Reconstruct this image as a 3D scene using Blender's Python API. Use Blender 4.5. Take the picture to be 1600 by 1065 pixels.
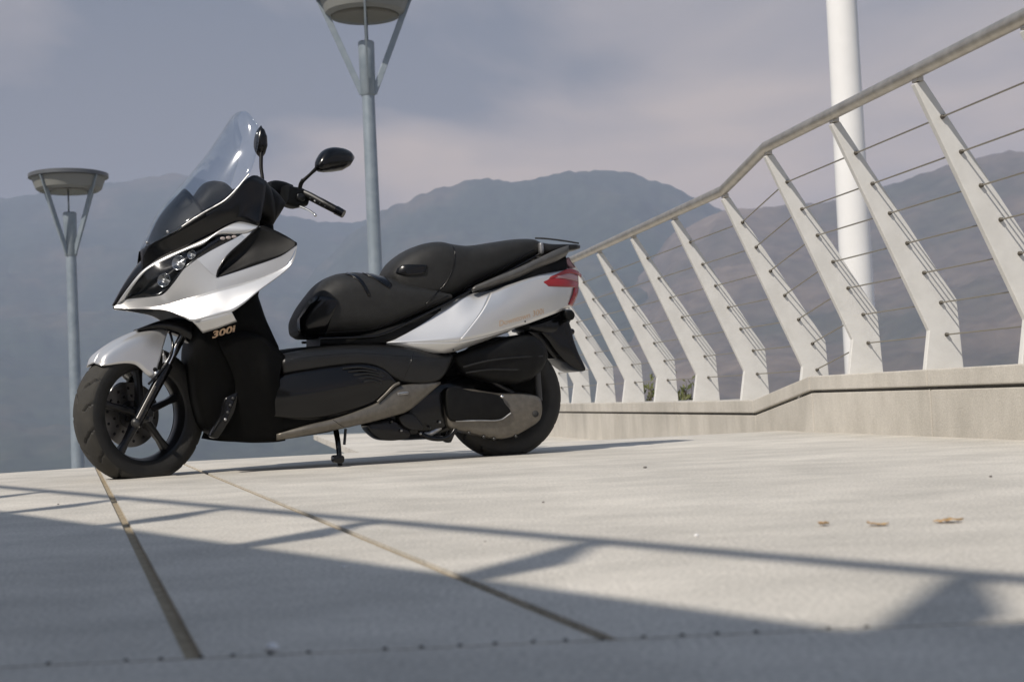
import bpy, bmesh, math, random
from mathutils import Vector, Matrix, noise
random.seed(7)
PI = math.pi
SKYSEED = 3.7
sc = bpy.context.scene
for o in list(bpy.data.objects):
    bpy.data.objects.remove(o, do_unlink=True)
COL = sc.collection

# ------------------------------------------------------------------ camera
F = 2222.0                      # focal length in pixels of the 1600 px wide picture
EYE = Vector((0, 0, 0.245))
PITCH, ROLL = math.radians(2.27), math.radians(2.58)
fwd = Vector((0, math.cos(PITCH), math.sin(PITCH)))
r0 = Vector((1, 0, 0)); u0 = Vector((0, -math.sin(PITCH), math.cos(PITCH)))
cup = u0 * math.cos(ROLL) + r0 * math.sin(ROLL)
crt = r0 * math.cos(ROLL) - u0 * math.sin(ROLL)
cam = bpy.data.cameras.new('camera'); co = bpy.data.objects.new('camera', cam); COL.objects.link(co)
M = Matrix((crt, cup, -fwd)).transposed().to_4x4(); M.translation = EYE
co.matrix_world = M
cam.sensor_width = 36; cam.lens = 36 * F / 1600; cam.clip_start = 0.02; cam.clip_end = 30000
cam.dof.use_dof = True; cam.dof.focus_distance = 5.8; cam.dof.aperture_fstop = 6.3
sc.camera = co

# ------------------------------------------------------------------ sun, sky, exposure
LIGHT = Vector((0.438, 0.528, -0.727)).normalized()
sun = bpy.data.lights.new('sun', 'SUN'); sun.energy = 4.8; sun.angle = math.radians(0.55); sun.color = (1, 0.92, 0.82)
so = bpy.data.objects.new('sun', sun); COL.objects.link(so)
so.rotation_euler = LIGHT.to_track_quat('-Z', 'Y').to_euler(); so.location = (-8, -9, 14)

world = bpy.data.worlds.new('World'); sc.world = world; world.use_nodes = True
nt = world.node_tree; nt.nodes.clear()
def N(t, kind, **kw):
    n = t.nodes.new(kind)
    for k, v in kw.items():
        setattr(n, k, v)
    return n
wo = N(nt, 'ShaderNodeOutputWorld'); bg = N(nt, 'ShaderNodeBackground')
sky = N(nt, 'ShaderNodeTexSky', sky_type='NISHITA', sun_disc=False)
sky.sun_elevation = math.radians(46.6); sky.sun_rotation = math.atan2(-LIGHT.x, -LIGHT.y)
tc = N(nt, 'ShaderNodeTexCoord'); sep = N(nt, 'ShaderNodeSeparateXYZ')
nt.links.new(tc.outputs['Generated'], sep.inputs[0])
def math_node(t, op, a, b=None, c=None):
    n = N(t, 'ShaderNodeMath', operation=op)
    for i, x in enumerate((a, b, c)):
        if x is None: continue
        if isinstance(x, (int, float)): n.inputs[i].default_value = x
        else: t.links.new(x, n.inputs[i])
    return n.outputs[0]
zz = math_node(nt, 'ADD', math_node(nt, 'ABSOLUTE', sep.outputs[2]), 0.22)
cx = math_node(nt, 'ADD', math_node(nt, 'DIVIDE', sep.outputs[0], zz), 0.32); cy = math_node(nt, 'DIVIDE', sep.outputs[1], zz)
comb = N(nt, 'ShaderNodeCombineXYZ'); nt.links.new(cx, comb.inputs[0]); nt.links.new(cy, comb.inputs[1])
comb.inputs[2].default_value = SKYSEED
n1 = N(nt, 'ShaderNodeTexNoise'); n1.inputs['Scale'].default_value = 1.15; n1.inputs['Detail'].default_value = 6; n1.inputs['Roughness'].default_value = 0.48
n1.inputs['Distortion'].default_value = 0.35
nt.links.new(comb.outputs[0], n1.inputs['Vector'])
cr = N(nt, 'ShaderNodeValToRGB')
e = cr.color_ramp.elements
e[0].position = 0.38; e[0].color = (1.65, 1.8, 2.1, 1)
e[1].position = 0.60; e[1].color = (5.5, 4.95, 4.5, 1)
m_ = e.new(0.48); m_.color = (3.7, 3.5, 3.5, 1)
nt.links.new(n1.outputs['Fac'], cr.inputs[0])
mx = N(nt, 'ShaderNodeMixRGB'); zen = N(nt, 'ShaderNodeMapRange'); zen.inputs[1].default_value = 0.05; zen.inputs[2].default_value = 0.9; zen.inputs[3].default_value = 0.93; zen.inputs[4].default_value = 0.4
nt.links.new(sep.outputs[2], zen.inputs[0]); nt.links.new(zen.outputs[0], mx.inputs[0])
lowz = N(nt, 'ShaderNodeMapRange'); lowz.inputs[1].default_value = 0.06; lowz.inputs[2].default_value = 0.34; lowz.inputs[3].default_value = 1.0; lowz.inputs[4].default_value = 0.0
nt.links.new(sep.outputs[2], lowz.inputs[0])
warm = N(nt, 'ShaderNodeMixRGB', blend_type='MULTIPLY'); warm.inputs[2].default_value = (1.72, 1.36, 1.0, 1)     # warmer cloud low over the hills
nt.links.new(lowz.outputs[0], warm.inputs[0]); nt.links.new(cr.outputs[0], warm.inputs[1])
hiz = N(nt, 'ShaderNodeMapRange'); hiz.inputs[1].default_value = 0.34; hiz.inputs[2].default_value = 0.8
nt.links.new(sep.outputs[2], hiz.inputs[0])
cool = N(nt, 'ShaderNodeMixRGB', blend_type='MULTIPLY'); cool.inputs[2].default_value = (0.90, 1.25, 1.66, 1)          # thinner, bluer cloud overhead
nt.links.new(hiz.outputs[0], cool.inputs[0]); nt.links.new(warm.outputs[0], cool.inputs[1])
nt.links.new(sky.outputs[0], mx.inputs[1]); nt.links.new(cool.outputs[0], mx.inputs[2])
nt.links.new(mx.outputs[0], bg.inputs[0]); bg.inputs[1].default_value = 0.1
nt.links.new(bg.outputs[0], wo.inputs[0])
vs = sc.view_settings; vs.view_transform = 'Standard'; vs.look = 'None'; vs.exposure = 0.0; vs.gamma = 1; vs.use_curve_mapping = False

# ------------------------------------------------------------------ helpers
def ray(x, y):
    return (fwd + crt * ((x - 800) / F) + cup * ((532.5 - y) / F))
def at(x, y, depth):            # world point seen at pixel x,y of the photograph, depth metres ahead
    return EYE + ray(x, y) * (depth / ray(x, y).y)
def ground(x, y, z=0.0):
    r = ray(x, y); return EYE + r * ((z - EYE.z) / r.z)

def principled(name, color, rough=0.5, metal=0.0, coat=0.0, spec=0.5):
    m = bpy.data.materials.new(name); m.use_nodes = True
    b = m.node_tree.nodes['Principled BSDF']
    b.inputs['Base Color'].default_value = (*color, 1); b.inputs['Roughness'].default_value = rough
    b.inputs['Metallic'].default_value = metal; b.inputs['Coat Weight'].default_value = coat
    b.inputs['Coat Roughness'].default_value = 0.05; b.inputs['Specular IOR Level'].default_value = spec
    return m
def vary(m, c1, c2, scale=20, detail=5, rough=None, bump=0.0, bscale=None, stretch=(1, 1, 1), lo=0.35, hi=0.65, coord='Object', bdist=0.01):
    """noise between two base colours, optional roughness wear and bump"""
    t = m.node_tree; b = t.nodes['Principled BSDF']
    tcn = N(t, 'ShaderNodeTexCoord'); mp = N(t, 'ShaderNodeMapping'); mp.inputs['Scale'].default_value = stretch
    t.links.new(tcn.outputs[coord], mp.inputs[0])
    nz = N(t, 'ShaderNodeTexNoise'); nz.inputs['Scale'].default_value = scale; nz.inputs['Detail'].default_value = detail; nz.inputs['Roughness'].default_value = 0.6
    t.links.new(mp.outputs[0], nz.inputs['Vector'])
    rp = N(t, 'ShaderNodeValToRGB'); rp.color_ramp.elements[0].position = lo; rp.color_ramp.elements[1].position = hi
    rp.color_ramp.elements[0].color = (*c1, 1); rp.color_ramp.elements[1].color = (*c2, 1)
    t.links.new(nz.outputs['Fac'], rp.inputs[0]); t.links.new(rp.outputs[0], b.inputs['Base Color'])
    if rough:
        mr = N(t, 'ShaderNodeMapRange'); mr.inputs[3].default_value = rough[0]; mr.inputs[4].default_value = rough[1]
        t.links.new(nz.outputs['Fac'], mr.inputs[0]); t.links.new(mr.outputs[0], b.inputs['Roughness'])
    if bump:
        n2 = N(t, 'ShaderNodeTexNoise'); n2.inputs['Scale'].default_value = bscale or scale * 4; n2.inputs['Detail'].default_value = 6
        t.links.new(mp.outputs[0], n2.inputs['Vector'])
        bp = N(t, 'ShaderNodeBump'); bp.inputs['Strength'].default_value = bump; bp.inputs['Distance'].default_value = bdist
        t.links.new(n2.outputs['Fac'], bp.inputs['Height']); t.links.new(bp.outputs[0], b.inputs['Normal'])
    return m

def mesh_obj(name, verts, faces, mat, parent=None, smooth=True, solid=0.0, bevel=0.0, sub=0, angle=None, loc=None):
    me = bpy.data.meshes.new(name); me.from_pydata([tuple(v) for v in verts], [], faces); me.validate()
    bm = bmesh.new(); bm.from_mesh(me); bmesh.ops.remove_doubles(bm, verts=bm.verts, dist=1e-6)
    bmesh.ops.recalc_face_normals(bm, faces=bm.faces); bm.to_mesh(me); bm.free()
    o = bpy.data.objects.new(name, me); COL.objects.link(o)
    if mat: me.materials.append(mat)
    if smooth:
        for p in me.polygons: p.use_smooth = True
    if loc is not None: o.location = loc
    if parent: o.parent = parent
    if sub:
        s = o.modifiers.new('s', 'SUBSURF'); s.levels = s.render_levels = sub
    if solid:
        s = o.modifiers.new('t', 'SOLIDIFY'); s.thickness = solid; s.offset = 0
    if bevel:
        s = o.modifiers.new('b', 'BEVEL'); s.width = bevel; s.segments = 2; s.limit_method = 'ANGLE'; s.angle_limit = math.radians(35)
    if angle:
        me.set_sharp_from_angle(angle=math.radians(angle))
    return o
def tag(o, label=None, cat=None, group=None, kind=None):
    for k, v in (('label', label), ('category', cat), ('group', group), ('kind', kind)):
        if v: o[k] = v
    return o
def empty(name, loc=(0, 0, 0), rz=0):
    o = bpy.data.objects.new(name, None); COL.objects.link(o); o.location = loc; o.rotation_euler = (0, 0, rz); return o

class MB:
    def __init__(s): s.v = []; s.f = []
    def add(s, v, f):
        k = len(s.v); s.v += [Vector(p) for p in v]; s.f += [tuple(i + k for i in q) for q in f]; return s
    def box(s, c, h, ax=None):
        c = Vector(c); ax = ax or (Vector((1, 0, 0)), Vector((0, 1, 0)), Vector((0, 0, 1)))
        v = [c + ax[0] * h[0] * a + ax[1] * h[1] * b + ax[2] * h[2] * d for a in (-1, 1) for b in (-1, 1) for d in (-1, 1)]
        return s.add(v, [(0, 1, 3, 2), (4, 6, 7, 5), (0, 4, 5, 1), (2, 3, 7, 6), (0, 2, 6, 4), (1, 5, 7, 3)])
    def tube(s, pts, r, n=10, flat=1.0, upv=None):
        pts = [Vector(p) for p in pts]; rs = r if isinstance(r, (list, tuple)) else [r] * len(pts)
        t0 = (pts[1] - pts[0]).normalized(); up = Vector(upv) if upv else (Vector((0, 0, 1)) if abs(t0.z) < .9 else Vector((0, 1, 0)))
        V = []; Fc = []
        for i, p in enumerate(pts):
            t = (pts[min(i + 1, len(pts) - 1)] - pts[max(i - 1, 0)]).normalized()
            a = t.cross(up).normalized(); b = a.cross(t).normalized()
            for k in range(n):
                q = 2 * PI * k / n; V.append(p + a * math.cos(q) * rs[i] * flat + b * math.sin(q) * rs[i])
        for i in range(len(pts) - 1):
            for k in range(n):
                k2 = (k + 1) % n; Fc.append((i * n + k, i * n + k2, (i + 1) * n + k2, (i + 1) * n + k))
        Fc.append(tuple(range(n))[::-1]); Fc.append(tuple((len(pts) - 1) * n + k for k in range(n)))
        return s.add(V, Fc)
    def revolve(s, prof, c, axis, n=32, closed=False):
        c = Vector(c); axis = Vector(axis).normalized()
        a = axis.orthogonal().normalized(); b = axis.cross(a)
        V = []; Fc = []; m = len(prof)
        for k in range(n):
            q = 2 * PI * k / n; d = a * math.cos(q) + b * math.sin(q)
            V += [c + d * r + axis * h for r, h in prof]
        for k in range(n):
            k2 = (k + 1) % n
            for i in range(m if closed else m - 1):
                j = (i + 1) % m; Fc.append((k * m + i, k * m + j, k2 * m + j, k2 * m + i))
        if not closed:
            for i in (0, m - 1):
                if prof[i][0] > 1e-6: Fc.append(tuple(k * m + i for k in range(n)))
        return s.add(V, Fc)
    def build(s, name, mat, parent=None, **kw): return mesh_obj(name, s.v, s.f, mat, parent, **kw)

def cr_interp(pts, n, closed=False):
    """Catmull-Rom resample (chord length) of a list of Vectors"""
    pts = [Vector(p) for p in pts]
    if len(pts) == 2: return [pts[0].lerp(pts[1], i / (n - 1)) for i in range(n)]
    if closed: pts = pts + [pts[0]]
    L = [0.0]
    for a, b in zip(pts, pts[1:]): L.append(L[-1] + max((b - a).length, 1e-6))
    out = []; T = L[-1]; cnt = n + 1 if closed else n
    for i in range(cnt if not closed else n):
        s = T * i / (n if closed else n - 1); k = 0
        while k < len(pts) - 2 and L[k + 1] < s: k += 1
        t = (s - L[k]) / (L[k + 1] - L[k]); p1, p2 = pts[k], pts[k + 1]
        d = L[k + 1] - L[k]
        def tan(j):
            if closed:
                m = len(pts) - 1; a, b = pts[(j - 1) % m], pts[(j + 1) % m]
                la = (pts[j % m] - a).length + (b - pts[j % m]).length
                return (b - a) / max(la, 1e-6)
            if j == 0: return (pts[1] - pts[0]) / max(L[1], 1e-6)
            if j == len(pts) - 1: return (pts[-1] - pts[-2]) / max(L[-1] - L[-2], 1e-6)
            return (pts[j + 1] - pts[j - 1]) / (L[j + 1] - L[j - 1])
        m1, m2 = tan(k) * d, tan(k + 1) * d
        t2, t3 = t * t, t * t * t
        out.append(p1 * (2 * t3 - 3 * t2 + 1) + m1 * (t3 - 2 * t2 + t) + p2 * (-2 * t3 + 3 * t2) + m2 * (t3 - t2))
    return out

# ------------------------------------------------------------------ materials
def concrete(name, c1, c2, streak=(1, 1, 1), scale=3.0, grain=1.0):
    m = principled(name, c1, 0.85, spec=0.3); t = m.node_tree; b = t.nodes['Principled BSDF']
    tcn = N(t, 'ShaderNodeTexCoord')
    mp = N(t, 'ShaderNodeMapping'); mp.inputs['Scale'].default_value = streak; t.links.new(tcn.outputs['Object'], mp.inputs[0])
    a = N(t, 'ShaderNodeTexNoise'); a.inputs['Scale'].default_value = scale; a.inputs['Detail'].default_value = 8; a.inputs['Roughness'].default_value = 0.62
    t.links.new(mp.outputs[0], a.inputs['Vector'])
    rp = N(t, 'ShaderNodeValToRGB'); rp.color_ramp.elements[0].position = 0.32; rp.color_ramp.elements[1].position = 0.68
    rp.color_ramp.elements[0].color = (*c1, 1); rp.color_ramp.elements[1].color = (*c2, 1)
    t.links.new(a.outputs['Fac'], rp.inputs[0])
    s = N(t, 'ShaderNodeTexNoise'); s.inputs['Scale'].default_value = 140; s.inputs['Detail'].default_value = 3; t.links.new(tcn.outputs['Object'], s.inputs['Vector'])
    big = N(t, 'ShaderNodeTexNoise'); big.inputs['Scale'].default_value = 0.9; big.inputs['Detail'].default_value = 4; t.links.new(tcn.outputs['Object'], big.inputs['Vector'])
    r2 = N(t, 'ShaderNodeMapRange'); r2.inputs[1].default_value = 0.3; r2.inputs[2].default_value = 0.7; r2.inputs[3].default_value = 1 - 0.26 * grain; r2.inputs[4].default_value = 1 + 0.2 * grain
    t.links.new(s.outputs['Fac'], r2.inputs[0])
    r3 = N(t, 'ShaderNodeMapRange'); r3.inputs[1].default_value = 0.3; r3.inputs[2].default_value = 0.7; r3.inputs[3].default_value = 0.87; r3.inputs[4].default_value = 1.13
    t.links.new(big.outputs['Fac'], r3.inputs[0])
    k = math_node(t, 'MULTIPLY', r2.outputs[0], r3.outputs[0])
    mu = N(t, 'ShaderNodeVectorMath', operation='SCALE'); t.links.new(rp.outputs[0], mu.inputs[0]); t.links.new(k, mu.inputs['Scale'])
    t.links.new(mu.outputs[0], b.inputs['Base Color'])
    bp = N(t, 'ShaderNodeBump'); bp.inputs['Strength'].default_value = 0.35; bp.inputs['Distance'].default_value = 0.004
    hs = math_node(t, 'ADD', s.outputs['Fac'], a.outputs['Fac']); t.links.new(hs, bp.inputs['Height']); t.links.new(bp.outputs[0], b.inputs['Normal'])
    return m
DECK = concrete('deck_concrete', (0.465, 0.444, 0.398), (0.62, 0.587, 0.525), (1.0, 1.35, 1), 3.2)
WALLC = concrete('wall_concrete', (0.40, 0.378, 0.335), (0.53, 0.503, 0.452), (2.2, 2.2, 0.9), 2.2, 0.4)
DARKC = concrete('base_concrete', (0.22, 0.21, 0.19), (0.28, 0.27, 0.25))
JOINT = vary(principled('joint_sand', (0.3, 0.24, 0.16), 0.95), (0.24, 0.195, 0.13), (0.36, 0.295, 0.20), 60, bump=0.4)
GAP = principled('gap_dark', (0.03, 0.03, 0.03), 0.9)
WPAINT = vary(principled('white_paint', (0.76, 0.755, 0.73), 0.5), (0.62, 0.615, 0.59), (0.69, 0.685, 0.66), 9, bump=0.08)
STEEL = vary(principled('brushed_steel', (0.45, 0.43, 0.38), 0.38, 0.85), (0.42, 0.39, 0.34), (0.55, 0.52, 0.46), 14, rough=(0.3, 0.5))
CABLE = principled('cable_steel', (0.30, 0.28, 0.24), 0.45, 0.7)
DKMETAL = principled('dark_fitting', (0.10, 0.09, 0.075), 0.55, 0.5)
MAST = vary(principled('mast_paint', (0.82, 0.82, 0.80), 0.25, 0.0, 0.4), (0.80, 0.80, 0.785), (0.84, 0.84, 0.825), 4)
LAMPM = vary(principled('lamp_grey_paint', (0.27, 0.32, 0.36), 0.42, 0.35), (0.24, 0.29, 0.33), (0.31, 0.36, 0.40), 5)
LAMPB = principled('lamp_bowl_grey', (0.24, 0.245, 0.23), 0.5)
LAMPG = principled('lamp_diffuser', (0.07, 0.065, 0.045), 0.25)
LAMPRIM = principled('lamp_rim', (0.13, 0.14, 0.15), 0.4, 0.4)

# ------------------------------------------------------------------ the deck
AZ = math.atan2(380 - 800, F)
RF = Vector((math.sin(AZ), math.cos(AZ), 0)); RN = Vector((RF.y, -RF.x, 0))      # rail direction, outward normal
LK, LH = 2.85, 2.5
def sstep(a, b, x):
    t = min(max((x - a) / (b - a), 0), 1); return t * t * (3 - 2 * t)
def deck_z(p):
    return -0.140 * sstep(7.2, 9.4, p.dot(RF))
def poly_sheet(polys, name, mat, parent, cell=0.2, lift=0.0, thick=0.06):
    """grid sheet cut to convex outlines, following the deck's fall"""
    bm = bmesh.new()
    for poly in polys:
        b2 = bmesh.new()
        xs = [p.x for p in poly]; ys = [p.y for p in poly]
        nx = max(2, int((max(xs) - min(xs)) / cell)); ny = max(2, int((max(ys) - min(ys)) / cell))
        bmesh.ops.create_grid(b2, x_segments=nx, y_segments=ny, size=1)
        for v in b2.verts:
            v.co.x = min(xs) + (v.co.x + 1) / 2 * (max(xs) - min(xs)); v.co.y = min(ys) + (v.co.y + 1) / 2 * (max(ys) - min(ys))
        cen = sum(poly, Vector()) / len(poly)
        for a, b in zip(poly, poly[1:] + poly[:1]):
            n = Vector((b.y - a.y, a.x - b.x, 0)).normalized()
            if n.dot(cen - a) > 0: n = -n
            bmesh.ops.bisect_plane(b2, geom=b2.verts[:] + b2.edges[:] + b2.faces[:], plane_co=(a.x, a.y, 0), plane_no=n, clear_outer=True)
        me = bpy.data.meshes.new('tmp'); b2.to_mesh(me); b2.free(); bm.from_mesh(me); bpy.data.meshes.remove(me)
    bmesh.ops.remove_doubles(bm, verts=bm.verts, dist=1e-4)
    for v in bm.verts: v.co.z = deck_z(v.co) + lift
    bmesh.ops.recalc_face_normals(bm, faces=bm.faces)
    if sum(f.normal.z for f in bm.faces) < 0: bmesh.ops.reverse_faces(bm, faces=bm.faces)
    me = bpy.data.meshes.new(name); bm.to_mesh(me); bm.free(); me.materials.append(mat)
    o = bpy.data.objects.new(name, me); COL.objects.link(o)
    if parent: o.parent = parent
    s = o.modifiers.new('t', 'SOLIDIFY'); s.thickness = thick; s.offset = -1
    return o
V2 = lambda x, y: Vector((x, y, 0))
ja0, ja1 = ground(168, 745), ground(300, 1020)
jb0, jb1 = ground(310, 738), ground(920, 985)
jdir = ((ja0 - ja1).normalized() + (jb0 - jb1).normalized()).normalized(); jn = Vector((jdir.y, -jdir.x, 0))
SEAM_Y = 1.43
def jline(p, y):                # point of a joint line at depth y
    return V2(p.x + jdir.x * (y - p.y) / jdir.y, y)
_c0, _c1 = V2(*ground(0, 739).xy), V2(*ground(640, 697).xy)
crest = [_c0.lerp(_c1, t) for t in (0, .35, .7, 1)]
cleft = crest[0] + (crest[0] - crest[1]).normalized() * 3.2
def crest_at(p):                # where a joint line meets the far edge of the deck
    for a, b in zip([cleft] + crest[:-1], crest):
        d = b - a; den = jdir.x * d.y - jdir.y * d.x
        s = ((p.x - a.x) * jdir.y - (p.y - a.y) * jdir.x) / (jdir.y * d.x - jdir.x * d.y)
        if 0 <= s <= 1: return a + d * s
    return crest[0]
HW = 0.009
wall_p = lambda s: RN * LK + RF * s
deck = poly_sheet([[V2(-4.8, -1.5), V2(6, -1.5), V2(6, 5.5), crest[3], crest[1], V2(-4.8, 5.6)]], 'deck', DARKC, None, 0.5, -0.028, 0.35)
tag(deck, 'pale concrete bridge deck laid in large slabs', kind='structure')
aL0, aR0 = jline(ja1 - jn * HW, SEAM_Y), jline(ja1 + jn * HW, SEAM_Y)
bL0, bR0 = jline(jb1 - jn * HW, SEAM_Y), jline(jb1 + jn * HW, SEAM_Y)
aL1, aR1, bL1, bR1 = [crest_at(p) for p in (aL0, aR0, bL0, bR0)]
poly_sheet([[V2(cleft.x, SEAM_Y), aL0, aL1, cleft]], 'slab', DECK, deck)
poly_sheet([[aR0, bL0, bL1, aR1]], 'slab', DECK, deck)
far_l = crest[3] + RF * 11.5
poly_sheet([[bR0, wall_p(0.92), wall_p(7.2), crest[3], bR1]], 'slab', DECK, deck, 0.15)
poly_sheet([[wall_p(7.2), wall_p(18), far_l, crest[3]]], 'slab', DECK, deck, 0.15)
poly_sheet([[V2(-4.8, -1.5), V2(4.2, -1.5), V2(4.2, SEAM_Y - 0.006), V2(-4.8, SEAM_Y - 0.006)]], 'slab', DECK, deck, 0.3)
poly_sheet([[aL0 - jn * .02, aR0 + jn * .02, aR1 + jn * .02, aL1 - jn * .02]], 'joint_filler', JOINT, deck, 0.3, -0.006, 0.02)
poly_sheet([[bL0 - jn * .02, bR0 + jn * .02, bR1 + jn * .02, bL1 - jn * .02]], 'joint_filler', JOINT, deck, 0.3, -0.006, 0.02)
for k in range(40):             # little bolt heads along the steel edge of the front slab
    x = -0.66 + k * 0.037 + random.uniform(-.004, .004)
    if random.random() < .25: continue
    b = MB().revolve([(0.0, 0.002), (0.0016, 0.0018), (0.0024, 0.001), (0.0027, 0.0)], (x, SEAM_Y + random.uniform(.002, .005), 0.0), (0, 0, 1), 8).build('bolt', GAP, deck)

# ------------------------------------------------------------------ parapet wall with coping
def wall_h(s): return sstep(6.88, 7.72, s) if False else min(max((s - 6.88) / (7.72 - 6.88), 0), 1)
def dz(s): return -0.117 * wall_h(s)
pw = empty('parapet_wall', wall_p(7.0)); tag(pw, 'low concrete parapet wall with a coping carrying the white railing', 'wall')
def strip(name, mat, o_in, o_out, zb, zt, brk, parent):
    """wall course running along the rail from s to s, following the step"""
    verts = []; faces = []
    for s in brk:
        for (o, z) in ((o_in, zb), (o_out, zb), (o_out, zt), (o_in, zt)):
            p = RN * (LK + o) + RF * s; zz = (z if z is not None else -0.35) + (dz(s) if z is not None else 0)
            verts.append(p + Vector((0, 0, zz)) - Vector(parent.location))
    for i in range(len(brk) - 1):
        for k in range(4):
            faces.append((i * 4 + k, i * 4 + (k + 1) % 4, i * 4 + 4 + (k + 1) % 4, i * 4 + 4 + k))
    faces += [(0, 1, 2, 3), tuple(len(verts) - 4 + k for k in range(4))]
    return mesh_obj(name, verts, faces, mat, parent, smooth=False, bevel=0.006)
brk = [0.3, 2.0, 4.3, 5.6, 6.88, 7.72, 9.2, 10.8, 12.6, 14.5, 18.0]
for s0_, s1_ in zip(brk, brk[1:]):          # cast lengths with open joints
    g0 = 0.003 if s0_ not in (7.72,) else 0.0; g1 = 0.003 if s1_ not in (7.72,) else 0.0
    strip('wall_panel', WALLC, 0.0, 0.34, None, 0.200, [s0_ + g0, s1_ - g1], pw)
    strip('coping', WALLC, -0.012, 0.352, 0.212, 0.285, [s0_ + g0, s1_ - g1], pw)
strip('shadow_gap', DARKC, 0.02, 0.31, 0.199, 0.213, brk, pw)

# ------------------------------------------------------------------ the white railing
POST = [(-0.012, 0.012), (0.03, 0.0), (0.520, 0.775), (0.535, 1.10), (0.352, 1.10), (0.385, 0.905)]
HOLES = [(0.092, 0.138), (0.160, 0.270), (0.232, 0.398), (0.304, 0.528), (0.374, 0.657), (0.444, 0.787), (0.462, 0.925)]
def make_railing(root, tops, rf, rn, thick=0.030, cables=True, clamps=True, rail_ext=(0.5, 0.5), height=1.07):
    """tops: list of points under the handrail, in order; posts lean from wall outward to rail"""
    sc_ = height / 1.07
    plate_m = None; clamp_m = None; posts = []
    for tp in tops:
        if plate_m is None:
            V = []; 
            for s in (-1, 1):
                for a, d in POST: V.append(rn * a + Vector((0, 0, -d)) * sc_ + rf * (thick / 2 * s))
            n = len(POST); Fc = [tuple(range(n)), tuple(range(2 * n - 1, n - 1, -1))] + [(k, (k + 1) % n, n + (k + 1) % n, n + k) for k in range(n)]
            o = mesh_obj('post', V, Fc, WPAINT, root, smooth=False, bevel=0.003); plate_m = o.data; o.location = tp - Vector(root.location)
        else:
            o = bpy.data.objects.new('post', plate_m); COL.objects.link(o); o.parent = root; o.location = tp - Vector(root.location)
            md = o.modifiers.new('b', 'BEVEL'); md.width = 0.003; md.segments = 2; md.limit_method = 'ANGLE'
        posts.append(o)
        # bracket under the handrail
        if clamps:
            MB().box(rn * 0.010 + Vector((0, 0, 0.006)), (0.022, 0.014, 0.010), (rf, rn, Vector((0, 0, 1)))).build('bracket', STEEL, o, smooth=False, bevel=0.003)
            for a, d in HOLES:
                if clamp_m is None:
                    c = MB().revolve([(0.0, 0.016), (0.007, 0.014), (0.009, 0.0), (0.009, -0.006)], (0, 0, 0), -rf, 10).build('cable_clamp', DKMETAL, o); clamp_m = c.data
                else:
                    c = bpy.data.objects.new('cable_clamp', clamp_m); COL.objects.link(c); c.parent = o
                c.location = rn * a + Vector((0, 0, -d * sc_)) - rf * (thick / 2)
    pts = [t - Vector(root.location) + Vector((0, 0, 0.035)) for t in tops]
    pts = [pts[0] + (pts[0] - pts[1]).normalized() * rail_ext[0]] + pts + [pts[-1] + (pts[-1] - pts[-2]).normalized() * rail_ext[1]]
    MB().tube(pts, 0.027, 20).build('handrail', STEEL, root, angle=50)
    if cables:
        for a, d in HOLES:
            q = [t - Vector(root.location) + rn * a + Vector((0, 0, -d * sc_)) for t in tops]
            q = [q[0] + (q[0] - q[1]).normalized() * rail_ext[0]] + q + [q[-1] + (q[-1] - q[-2]).normalized() * rail_ext[1]]
            MB().tube(q, 0.0035, 6).build('cable', CABLE, root)
rail = empty('bridge_railing', wall_p(6.0)); tag(rail, 'white railing of leaning tapered posts, steel handrail and wire cables beside the scooter', 'railing')
def s_of(px, py, lat):
    r = ray(px, py); return (EYE + r * (lat / r.dot(RN))).dot(RF)
ss = [s_of(x, y, LH) for x, y in ((1430, 125), (1300, 188), (1197, 240), (1130, 305), (1052, 345), (988, 375), (935, 400))]
ss = [ss[0] - 0.76] + ss; print('SS', ss)
while ss[-1] < 13.5: ss.append(ss[-1] + 0.87)
def rail_dz(s): return -0.112 * min(max((s - ss[3]) / (ss[4] - ss[3]), 0), 1)
tops = [RN * LH + RF * s + Vector((0, 0, 1.355 + rail_dz(s))) for s in ss]
make_railing(rail, tops, RF, RN)

# ------------------------------------------------------------------ raised walkway behind the camera (throws the railing shadow on the deck)
d2 = Vector((-math.sin(math.radians(35.2)), math.cos(math.radians(35.2)), 0)); n2 = Vector((d2.y, -d2.x, 0))
SV = Vector((LIGHT.x / -LIGHT.z, LIGHT.y / -LIGHT.z, 0))
WALL_H = 3.0
psh = [ground(x, y) for x, y in ((1510, 899), (930, 845), (575, 811), (345, 792), (175, 780), (65, 766))]
HR = WALL_H + 1.09
tops2 = []
p0 = psh[1] - SV * HR; p0.z = 0
for k in range(-3, 9): tops2.append(p0 + d2 * (k * 0.742) + Vector((0, 0, HR - 0.03)))
wn = (ground(430, 857) - SV * WALL_H).dot(n2)
ew = empty('raised_walkway_wall', d2 * 0.5 + n2 * (wn - 0.3)); tag(ew, 'raised concrete walkway wall behind the photographer', 'wall')
ax = (d2, n2, Vector((0, 0, 1)))
MB().box((0, 0, WALL_H / 2 - 0.15), (7.5, 0.3, WALL_H / 2 + 0.15), ax).build('wall_base', WALLC, ew, smooth=False, bevel=0.01)
MB().box(Vector(d2) * -4.0 + Vector((0, 0, -.9)) - n2 * 1.0, (3, 0.6, 0.3), ax).build('footing', WALLC, ew, smooth=False)
ewr = empty('walkway_railing', d2 * 0.5 + n2 * (wn - 0.3) + Vector((0, 0, WALL_H))); tag(ewr, 'white leaning-post railing on the raised walkway', 'railing')
make_railing(ewr, tops2, d2, n2, clamps=False, cables=False)
H2 = 4.0; y_fr = SEAM_Y - SV.y * H2  # added unseen wall, placed so its shadow ends at the front seam
rw = empty('shade_wall', (-2.0, y_fr - 0.25, 0)); tag(rw, 'unseen concrete wall added behind the photographer to shade the front slab', 'wall')
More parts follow.
